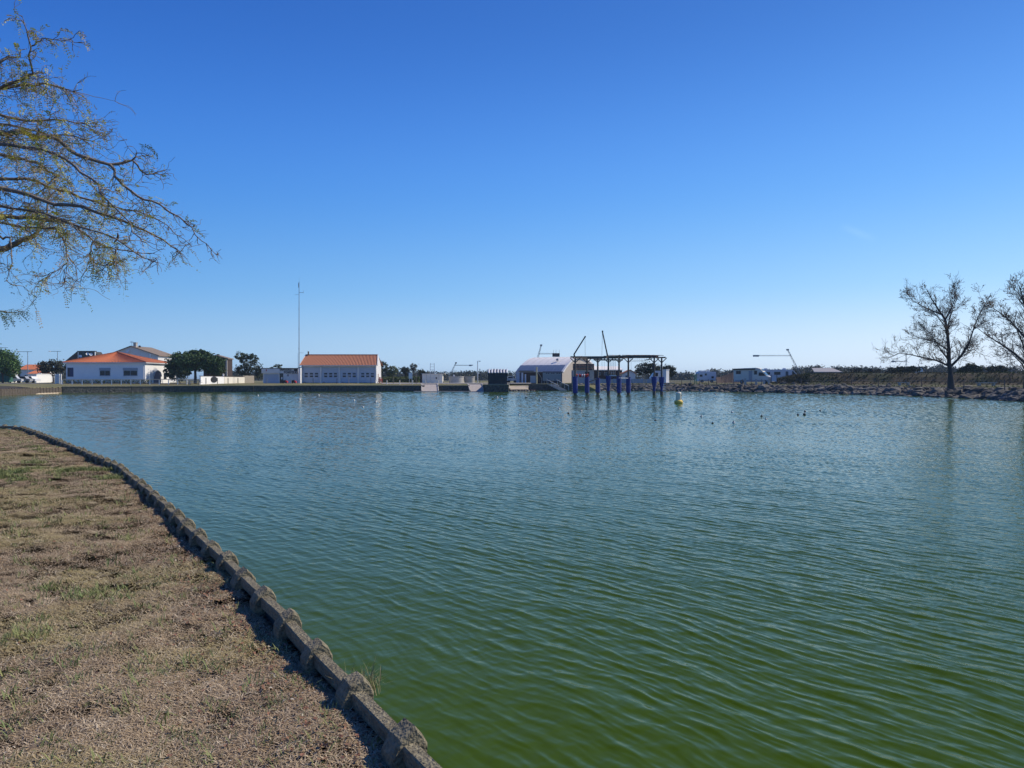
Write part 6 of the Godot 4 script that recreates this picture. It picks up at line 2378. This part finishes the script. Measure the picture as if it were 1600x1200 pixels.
func far_trees() -> void:
	# woods along the horizon: nobody could count these
	var clump := MB.new()
	for i in 90:
		var p := Vector3(R.randfn(), R.randfn() * 0.8, R.randfn()) * 0.45
		leaf(clump, p, 0.42, Color(1, 1, 1) * R.randf_range(0.55, 1.15))
	var m := clump.mesh(M.hard_leaf)
	# [from column, to column, distance, top row, spread of top, many]
	for q in [[1240, 1760, 430.0, 574.0, 2.6, 900, "far wood along the horizon beyond the dike on the right"], [1225, 1420, 330.0, 578.5, 2.2, 260, "nearer scrub of the far wood beyond the barn"], [1100, 1250, 520.0, 578.0, 1.6, 180, "far low wood on the horizon behind the motorhomes"], [590, 800, 480.0, 581.5, 1.8, 300, "far low wood on the horizon behind the tanks and shed"], [-320, 120, 420.0, 574.0, 3.0, 520, "far wood behind the houses at the left edge"], [330, 480, 420.0, 580.0, 1.5, 160, "far wood glimpsed behind the fire station annex"], [880, 1110, 480.0, 582.5, 1.2, 200, "far low wood behind the obstacle course and kiosk"]]:
		var xf := []
		var cc := []
		for i in int(q[5]):
			var px := R.randf_range(q[0], q[1])
			var d: float = q[2] + R.randf_range(-30.0, 50.0)
			var s := d / F
			var top: float = q[3] + fine.get_noise_1d(px * 0.06) * q[4] * 2.2 + patch.get_noise_1d(px * 0.9) * q[4]
			var f := R.randf()
			var h: float = EYE + (HZ - top) * s
			var k := clampf(R.randf_range(1.6, 3.4) * s / 0.38, 0.8, 4.5)
			var y := lerpf(1.2, h - k * 0.55, sqrt(f))
			xf.append(Transform3D(Basis(Vector3.UP, R.randf() * TAU).scaled(Vector3(k, k * 0.9, k)), Vector3((px - 800.0) * s, y, -d)))
			var t := clampf(0.5 + patch.get_noise_1d(px * 1.7 + 300.0) * 1.2, 0.0, 1.0)
			cc.append(Color(0.026, 0.038, 0.018).lerp(Color(0.085, 0.088, 0.042), t) * R.randf_range(0.75, 1.2))
		scatter("distant_wood", m, xf, cc, q[6], "wood")

func floats() -> void:
	# big yellow and white buoy
	var d := 69.5
	var t := thing("mooring_buoy", "yellow buoy with tall white top floating right of the course", "buoy", on(1060.3, d, 0.0), "", 0.4)
	var b := MB.new()
	b.lathe([Vector2(0, -0.25), Vector2(0.30, -0.2), Vector2(0.40, 0.04), Vector2(0.435, 0.14), Vector2(0.40, 0.25), Vector2(0.29, 0.32), Vector2(0.0, 0.33)], Vector3.ZERO, 24)
	obj("float_body", b, M.yellow, t)
	b = MB.new()
	b.lathe([Vector2(0.275, 0.31), Vector2(0.275, 0.98), Vector2(0.24, 1.06), Vector2(0.12, 1.10), Vector2(0, 1.11)], Vector3.ZERO, 24)
	var c := obj("white_top", b, M.buoy_white, t)
	b = MB.new()
	for k in 4:
		b.box(Vector3(0.16, 0.48 + k * 0.15, 0.235), Vector3(0.09, 0.085, 0.02), Basis(Vector3.UP, 0.6))
	obj("dark_marking", b, M.slate, c)
	b = MB.new()
	b.tube([Vector3(-0.1, 1.08, 0), Vector3(-0.07, 1.2, 0), Vector3(0.0, 1.25, 0), Vector3(0.07, 1.2, 0), Vector3(0.1, 1.08, 0)], [0.025, 0.025, 0.025, 0.025, 0.025], 6)
	b.lathe([Vector2(0.11, 1.1), Vector2(0.1, 1.18), Vector2(0, 1.2)], Vector3.ZERO, 10)
	obj("lifting_eye", b, M.steel, c)
	# mooring floats scattered over the pond
	var pale: Node3D = null
	var dark: Node3D = null
	for q in [[403, 617.5, 0, "tiny pale float near the quay wall below the fire station annex"], [468, 624, 0, "pale float on the water straight below the radio mast"], [498, 617, 0, "tiny pale float close under the quay below the first garage door"], [553, 625.5, 0, "pale float below the third garage door, left one of two level floats"], [587, 627.5, 0, "pale float below the right corner of the garage"], [567, 636, 0, "pale float nearest to the viewer of those below the garage"], [777, 620.5, 0, "tiny pale float just under the dark shed's block, upper one of a pair"], [783.5, 623, 0, "tiny pale float just under the dark shed's block, lower one of a pair"], [822, 621, 1, "tiny dark float off the foot of the sandy slipway"], [844, 625, 0, "pale float off the quay below the yellow post"], [884.5, 622.5, 0, "tiny pale float just left of the first blue pillar"], [811, 648, 0, "pale float alone in open water below the slipway"], [873, 638.5, 0, "pale float farthest left of three below the first blue pillars"], [888, 645.5, 1, "dark float, lowest of three below the first blue pillars"], [908, 642, 0, "pale float farthest right of three below the first blue pillars"], [914, 626, 0, "pale float close under the second blue pillar"], [939, 623.5, 1, "tiny dark float close under the third blue pillar"], [1024, 656.8, 1, "dark float below the two tapering right pillars, lower left of the buoy"], [1096, 650.3, 0, "pale float nearest the yellow buoy on its lower right"], [1113.5, 661, 1, "small dark float, lowest of the scatter right of the buoy, beside a big pale one"], [1144, 644, 0, "pale float straight above the largest pale float"], [1146.5, 660.7, 2, "largest pale float of those scattered right of the buoy"], [1190, 650, 1, "dark float, upper left one of a close pair below the cream motorhome"], [1197, 654.8, 0, "pale float, lower right one of a close pair below the cream motorhome"], [1247, 648, 1, "small dark float just left of the largest dark float"], [1257, 647.8, 2, "largest dark float, at the right with a smaller one behind"], [1258, 643, 1, "small dark float right behind the largest dark float"], [1281.5, 642, 1, "dark float farthest right of all floats on the pond"], [1118, 616.0, 0, "tiny pale float under the stone bank left of the motorhomes"], [1181, 617.0, 0, "tiny pale float under the stone bank below the cream motorhome"]]:
		var dd := far_of(q[1] + 1.0, 0.0)
		var p := on(q[0], dd, 0.0)
		var size: float = clampf(dd / 48.0, 0.8, 1.7) * 0.72 * (1.35 if q[2] == 2 else 1.0)
		var o: Node3D
		var is_dark: bool = q[2] == 1 or q[0] == 1257
		if (is_dark and dark == null) or (not is_dark and pale == null):
			o = thing("mooring_float", q[3], "float", p, "small mooring floats on the pond")
			b = MB.new()
			b.lathe([Vector2(0, -0.08), Vector2(0.08, -0.05), Vector2(0.105, 0.03), Vector2(0.09, 0.10), Vector2(0.04, 0.14), Vector2(0, 0.145)], Vector3.ZERO, 12)
			obj("ball", b, M.float_dark if is_dark else M.float_pale, o)
			b = MB.new()
			b.lathe([Vector2(0.035, 0.13), Vector2(0.035, 0.19), Vector2(0, 0.2)], Vector3(0.03, 0, 0), 8)
			obj("neck", b, M.float_pale if is_dark else M.slate, o)
			if is_dark: dark = o
			else: pale = o
		else:
			o = copy(dark if is_dark else pale, p, R.randf() * TAU, q[3])
		o.scale = Vector3.ONE * size
		if is_dark: o.set_meta("group", "small dark floats on the pond")

func plane_trees() -> void:
	# [column of the foot, distance, foot row], then the measured limbs: [radius, [column, row, depth offset] ...]
	var set1 := [[0.34, [1486, 603, 0], [1485, 584, 0], [1482, 566, 0], [1480, 548, 0.2], [1476, 520, 0.3], [1474, 498, 0.0], [1466, 476, -0.5], [1456, 452, -0.8], [1449, 432, -1.0]],
		[0.17, [1486, 572, 0], [1496, 558, 0.8], [1506, 537, 1.4], [1513, 510, 1.8], [1519, 486, 2.2], [1528, 462, 2.6]],
		[0.14, [1482, 572, 0], [1466, 563, -0.8], [1450, 559, -1.6], [1432, 554, -2.2], [1410, 551, -2.6], [1394, 556, -2.8]],
		[0.12, [1481, 562, 0], [1462, 552, 1.0], [1446, 540, 1.6], [1430, 524, 2.2], [1412, 515, 2.6]],
		[0.11, [1480, 548, 0.2], [1466, 533, -1.2], [1446, 527, -2.0], [1426, 519, -2.6]],
		[0.12, [1478, 530, 0.2], [1462, 512, 1.4], [1440, 492, 2.0], [1420, 476, 2.6]],
		[0.11, [1474, 500, 0.0], [1478, 478, 0.8], [1482, 455, 1.2], [1480, 430, 1.4]],
		[0.11, [1477, 522, 0.2], [1490, 503, -1.0], [1503, 476, -1.6], [1514, 452, -2.0]],
		[0.09, [1490, 566, 0.5], [1508, 556, -0.6], [1528, 548, -1.2], [1545, 545, -1.6]],
		[0.09, [1471, 488, -0.3], [1450, 470, -1.6], [1431, 452, -2.2], [1424, 440, -2.4]]]
	var set2 := [[0.36, [1606, 608, 0], [1605, 586, 0], [1604, 560, 0], [1603, 530, 0.2], [1600, 495, 0.2], [1598, 460, 0.0], [1594, 425, -0.4]],
		[0.17, [1604, 570, 0], [1590, 552, -0.8], [1572, 536, -1.6], [1556, 524, -2.2], [1541, 512, -2.6]],
		[0.14, [1604, 556, 0], [1586, 536, 0.8], [1566, 516, 1.6], [1546, 504, 2.0]],
		[0.13, [1603, 530, 0], [1586, 500, -1.2], [1570, 478, -1.8], [1550, 460, -2.2]],
		[0.13, [1601, 505, 0], [1588, 470, 1.0], [1572, 448, 1.6], [1556, 436, 2.0]],
		[0.16, [1606, 575, 0], [1625, 545, 0.6], [1645, 510, 1.0], [1660, 470, 1.2]],
		[0.14, [1604, 550, 0], [1622, 512, -1.0], [1640, 475, -1.6], [1650, 440, -2.0]],
		[0.11, [1602, 580, 0], [1580, 568, 1.2], [1558, 556, 1.8], [1538, 553, 2.2]],
		[0.10, [1599, 470, 0], [1608, 445, 0.8], [1618, 422, 1.0]]]
	for q in [[set1, 91.0, "bare plane tree with few brown leaves, whole in view at right"], [set2, 82.0, "second bare plane tree with brown leaves, cut by right edge"]]:
		var d: float = q[1]
		var foot := at(q[0][0][1][0], q[0][0][1][1], d)
		foot.y = 1.38
		var t := thing("plane_tree", q[2], "tree", foot, "bare plane trees on the right bank")
		var wood := MB.new()
		var twigs := MB.new()
		var leaves := MB.new()
		var tips := []
		var opt := {"segs": 5, "wander": 0.16, "pull": Vector3(0, 0.55, 0), "thin": 0.0135, "kids": [4, 3, 3], "ahead": 0.9}
		for li in q[0].size():
			var limb: Array = q[0][li]
			var pts := []
			var rad := []
			for i in range(1, limb.size()):
				var row: float = limb[i][1]
				if row < 500.0:
					row = 500.0 - (500.0 - row) * 0.70
				var p := at(lerpf(q[0][0][1][0], limb[i][0], 0.83), row, d)
				p.z += limb[i][2]
				if li == 0 and i == 1:
					p.y = 1.2
				pts.append(p - foot)
				rad.append(limb[0] * lerpf(1.0, 0.13, pow(float(i - 1) / (limb.size() - 2), 0.8)))
			if li == 0:
				rad[0] *= 1.35
			wood.tube(pts, rad, 8)
			var start := 3 if li == 0 else 1
			for i in range(start, pts.size()):
				var dir: Vector3 = (pts[i] - pts[i - 1]).normalized()
				for k in (4 if li == 0 else 6):
					var f := R.randf()
					var p: Vector3 = pts[i - 1].lerp(pts[i], f)
					var s := dir.cross(Vector3(R.randfn(), R.randfn(), R.randfn())).normalized()
					branch(twigs, p, dir * 0.9 + s * R.randf_range(0.5, 1.0), R.randf_range(1.1, 2.4), clampf(rad[i] * 0.5, 0.022, 0.05), 2, opt, tips)
			branch(twigs, pts[-1], pts[-1] - pts[-2], 0.85, 0.03, 2, opt, tips)
		for tp in tips:
			var hi: float = tp[0].y / 13.0
			var dens := clampf(0.20 + patch.get_noise_3d(tp[0].x * 0.9, tp[0].y * 0.9, tp[0].z * 0.9) * 1.0 + hi * 0.28, 0.02, 0.75)
			if R.randf() < dens * 0.36:
				for k in R.randi_range(1, 2):
					leaf(leaves, tp[0] + Vector3(R.randfn(), R.randfn() - 0.4, R.randfn()) * 0.10, R.randf_range(0.10, 0.20), Color(0.24, 0.12, 0.04).lerp(Color(0.15, 0.11, 0.05), R.randf()) * R.randf_range(0.7, 1.3))
		obj("trunk", wood, M.far_bark, t)
		obj("branches", twigs, M.far_bark, t)
		obj("foliage", leaves, M.leaf, t)

func overhanging_tree() -> void:
	# limbs measured on the photograph, given their own distances; all of them come out of a trunk that stands left of the frame
	var tp := Vector3(-9.6, 0.8, -8.6)
	var t := thing("overhanging_tree", "feathery-leaved tree with crooked twigs overhanging from the upper left", "tree", tp)
	var wood := MB.new()
	wood.tube([Vector3(0, -0.2, 0), Vector3(0.05, 0.8, 0.05), Vector3(0.15, 1.9, 0.0), Vector3(0.1, 3.0, -0.1), Vector3(0.2, 4.2, 0.0), Vector3(0.3, 5.6, 0.1)], [0.24, 0.19, 0.17, 0.15, 0.12, 0.06], 10)
	obj("trunk", wood, M.bark, t)
	# [root height, root radius, distance, [column, row] ...]
	var limbs := [
		[2.6, 0.050, 7.6, [-60, 408], [0, 390], [26, 381], [52, 370], [65, 354], [75, 330], [95, 285]],
		[2.9, 0.040, 8.2, [-60, 335], [0, 338], [43, 340], [87, 342], [121, 353], [147, 377], [182, 390], [242, 396]],
		[3.5, 0.045, 7.4, [-60, 205], [0, 208], [43, 208], [78, 214], [121, 242], [173, 258], [208, 251], [230, 273], [258, 275]],
		[0.0, 0.020, 7.4, [173, 258], [186, 281], [216, 307], [251, 320], [294, 351], [316, 377], [338, 398]],
		[3.3, 0.032, 8.6, [-60, 236], [0, 242], [39, 249], [70, 261], [90, 277], [60, 303], [38, 334]],
		[4.2, 0.030, 7.9, [-60, 140], [0, 139], [43, 134], [87, 136], [130, 141]],
		[4.4, 0.028, 7.2, [-60, 112], [0, 100], [26, 91], [45, 78]],
		[4.0, 0.024, 7.7, [-20, 150], [30, 128], [54, 117], [51, 78], [45, 50], [37, 26]],
		[0.0, 0.010, 7.7, [51, 74], [66, 66], [82, 63], [105, 65], [131, 69]],
		[3.9, 0.030, 8.4, [-60, 175], [0, 180], [52, 190], [108, 190], [140, 196]],
		[3.0, 0.034, 7.0, [-60, 290], [0, 294], [65, 312], [130, 323], [195, 346], [242, 368], [277, 390], [284, 402]],
		[3.1, 0.026, 8.0, [-60, 300], [0, 280], [60, 284], [110, 300], [165, 322], [215, 330], [262, 352], [300, 385]],
		[3.4, 0.026, 7.1, [-60, 225], [0, 226], [55, 232], [105, 250], [145, 280], [165, 310], [205, 350], [225, 385]],
		[2.8, 0.022, 7.9, [-60, 355], [0, 348], [40, 356], [88, 356], [100, 372], [106, 411], [97, 448]],
		[0.0, 0.009, 7.9, [106, 411], [88, 424], [67, 433]],
		[2.6, 0.020, 7.5, [-60, 395], [0, 368], [17, 372], [20, 412], [10, 440]],
		[0.0, 0.012, 8.2, [147, 377], [140, 400], [150, 412], [180, 420]],
		[0.0, 0.012, 8.2, [182, 390], [178, 408], [162, 420]],
		[2.9, 0.022, 7.3, [-60, 330], [0, 322], [70, 334], [130, 356], [180, 372], [226, 404], [244, 408]],
		[3.7, 0.024, 8.1, [-60, 195], [0, 195], [60, 206], [120, 214], [150, 222]],
		[0.0, 0.012, 7.4, [208, 251], [214, 240], [236, 245]],
		[2.2, 0.018, 8.0, [-90, 470], [-40, 478], [0, 486], [22, 489], [40, 490]]]
	var twigs := MB.new()
	var fol := MB.new()
	var pods := MB.new()
	var rng := RandomNumberGenerator.new()
	rng.seed = 77
	for l in limbs:
		var pts := []
		var rad := []
		var d: float = l[2]
		var n: int = l.size() - 3
		for i in range(3, l.size()):
			var dd: float = d + (i - 3) * 0.05 * (1.0 if int(d * 10.0) % 2 == 0 else -1.0) * 1.6
			if l[0] == 0.0:
				dd = d - 0.08
			var p := at(l[i][0], l[i][1], dd) - tp
			pts.append(p)
			rad.append(float(l[1]) * lerpf(1.0, 0.14, float(i - 3) / (n - 1)) * 0.8)
		if l[0] > 0.0:
			var root := Vector3(0.1, l[0] - 0.4, 0.0)
			pts.push_front(root.lerp(pts[0], 0.5) + Vector3(0, 0.12, 0))
			pts.push_front(root)
			rad.push_front(float(l[1]) * 1.1)
			rad.push_front(float(l[1]) * 1.35)
		# a crooked line through the measured points
		var cp := []
		var cr := []
		for i in pts.size() - 1:
			var steps := 3
			for k in steps:
				var f := float(k) / steps
				var j := Vector3(rng.randfn(), rng.randfn(), rng.randfn()) * (0.012 if k else 0.0)
				cp.append(pts[i].lerp(pts[i + 1], f) + j)
				cr.append(maxf(lerpf(rad[i], rad[i + 1], f), 0.0035))
		cp.append(pts[-1]); cr.append(0.0025)
		var limb := MB.new()
		limb.tube(cp, cr, 6)
		obj("limb", limb, M.bark, t)
		for i in range(2, cp.size()):
			var px: float = 800.0 + (cp[i].x + tp.x) * F / -(cp[i].z + tp.z)
			var many := 3 if px < 150.0 else 2
			if l[0] == 0.0 and l[1] < 0.0105: many = 1
			if l[0] == 2.2: many = 0
			var far_up: bool = 600.0 - (cp[i].y + tp.y - EYE) * F / -(cp[i].z + tp.z) < 118.0
			if far_up: many = 1
			if l[0] == 2.6: many = 1
			for k in many:
				if rng.randf() < 0.25: continue
				var dir: Vector3 = (cp[i] - cp[i - 1]).normalized()
				var side := Vector3(rng.randfn(), rng.randfn() * 0.7 - 0.05, rng.randfn()).normalized()
				twig(twigs, fol, pods, rng, cp[i - 1].lerp(cp[i], rng.randf()), dir * 0.75 + side * 0.75 + Vector3(0.12, -0.10, 0), rng.randf_range(0.18, 0.46) * (0.4 if far_up else clampf(1.35 - px / 330.0, 0.4, 1.0)), 0.0045, 1, px)
	# the lone leafy spray at the end of the long twig, and the low one
	for q in [[225, 229, 7.4, 9], [12, 484, 8.0, 14], [28, 488, 8.0, 12], [4, 492, 8.0, 10], [262, 395, 8.1, 5], [150, 300, 7.6, 4]]:
		for k in int(q[3]):
			var p := at(q[0] + rng.randfn() * 6.0, q[1] + rng.randfn() * 3.0, q[2] + rng.randfn() * 0.1) - tp
			frond(fol, rng, p, Vector3(rng.randf_range(0.2, 1.0), rng.randf_range(-0.7, 0.2), rng.randfn() * 0.5), rng.randf_range(0.09, 0.15), Color(0.075, 0.125, 0.028).lerp(Color(0.14, 0.15, 0.04), rng.randf()), 1.0)
	for q in [[184, 364], [61, 200]]:
		var e := at(q[0], q[1], 7.9) - tp
		pods.tube([e, e + Vector3(0.012, -0.03, 0), e + Vector3(0.005, -0.075, 0.01), e + Vector3(-0.03, -0.11, 0.01)], [0.003, 0.012, 0.013, 0.004], 6)
	obj("twigs", twigs, M.bark, t)
	obj("foliage", fol, M.leaf, t)
	obj("seed_pods", pods, mat(0.06, 0.035, 0.025, 0.6), t)

func twig(b: MB, fol: MB, pods: MB, rng: RandomNumberGenerator, p: Vector3, dir: Vector3, length: float, r: float, level: int, px: float) -> void:
	var pts := [p]
	var rad := [r]
	var d := dir.normalized()
	var n := 6
	for i in n:   # the twigs of this tree change direction at every bud
		var z := Vector3(rng.randfn(), rng.randfn(), rng.randfn()) * 0.30
		d = (d + z + Vector3(0.05, -0.015, 0)).normalized()
		p += d * length / n
		pts.append(p)
		rad.append(maxf(r * (1.0 - 0.7 * (i + 1) / n), 0.0018))
	b.tube(pts, rad, 4)
	var lush := clampf(1.05 - px / 300.0, 0.05, 1.0) * (0.62 + 1.5 * patch.get_noise_3d(p.x * 2.2, p.y * 2.6, p.z * 2.2))
	for i in range(1, pts.size()):
		if rng.randf() < lush * 0.52:
			var c := Color(0.26, 0.34, 0.06).lerp(Color(0.60, 0.55, 0.13), rng.randf())
			if rng.randf() < 0.42:
				c = Color(0.44, 0.36, 0.24).lerp(Color(0.26, 0.19, 0.12), rng.randf())
			frond(fol, rng, pts[i], d + Vector3(rng.randfn(), rng.randfn() - 0.3, rng.randfn()) * 0.8, rng.randf_range(0.08, 0.15), c, rng.randf_range(0.5, 1.0))
	if level > 0:
		for k in 3:
			var i := rng.randi_range(1, n)
			twig(b, fol, pods, rng, pts[i], d * 0.7 + Vector3(rng.randfn(), rng.randfn() - 0.15, rng.randfn()) * 0.7, length * rng.randf_range(0.4, 0.7), r * 0.6, level - 1, px)

# a feathered leaf: pairs of narrow leaflets along a rib
func frond(b: MB, rng: RandomNumberGenerator, p: Vector3, dir: Vector3, length: float, k: Color, full: float) -> void:
	var d := dir.normalized()
	var side := d.cross(Vector3(rng.randfn() * 0.4, 1, rng.randfn() * 0.4)).normalized()
	var n := 8
	for i in n:
		if rng.randf() > full: continue
		var q := p + d * length * (i + 0.5) / n + Vector3(0, -0.012 * i * i / 10.0, 0)
		b.paint(k * rng.randf_range(0.75, 1.25))
		for e in [-1.0, 1.0]:
			var o: Vector3 = (side * e + d * 0.45 + Vector3(rng.randfn(), rng.randfn() - 0.3, rng.randfn()) * 0.25).normalized() * length * 0.19
			var w := d * length * 0.05
			b.tri(q, q + o * 0.5 + w, q + o)
			b.tri(q, q + o, q + o * 0.5 - w)
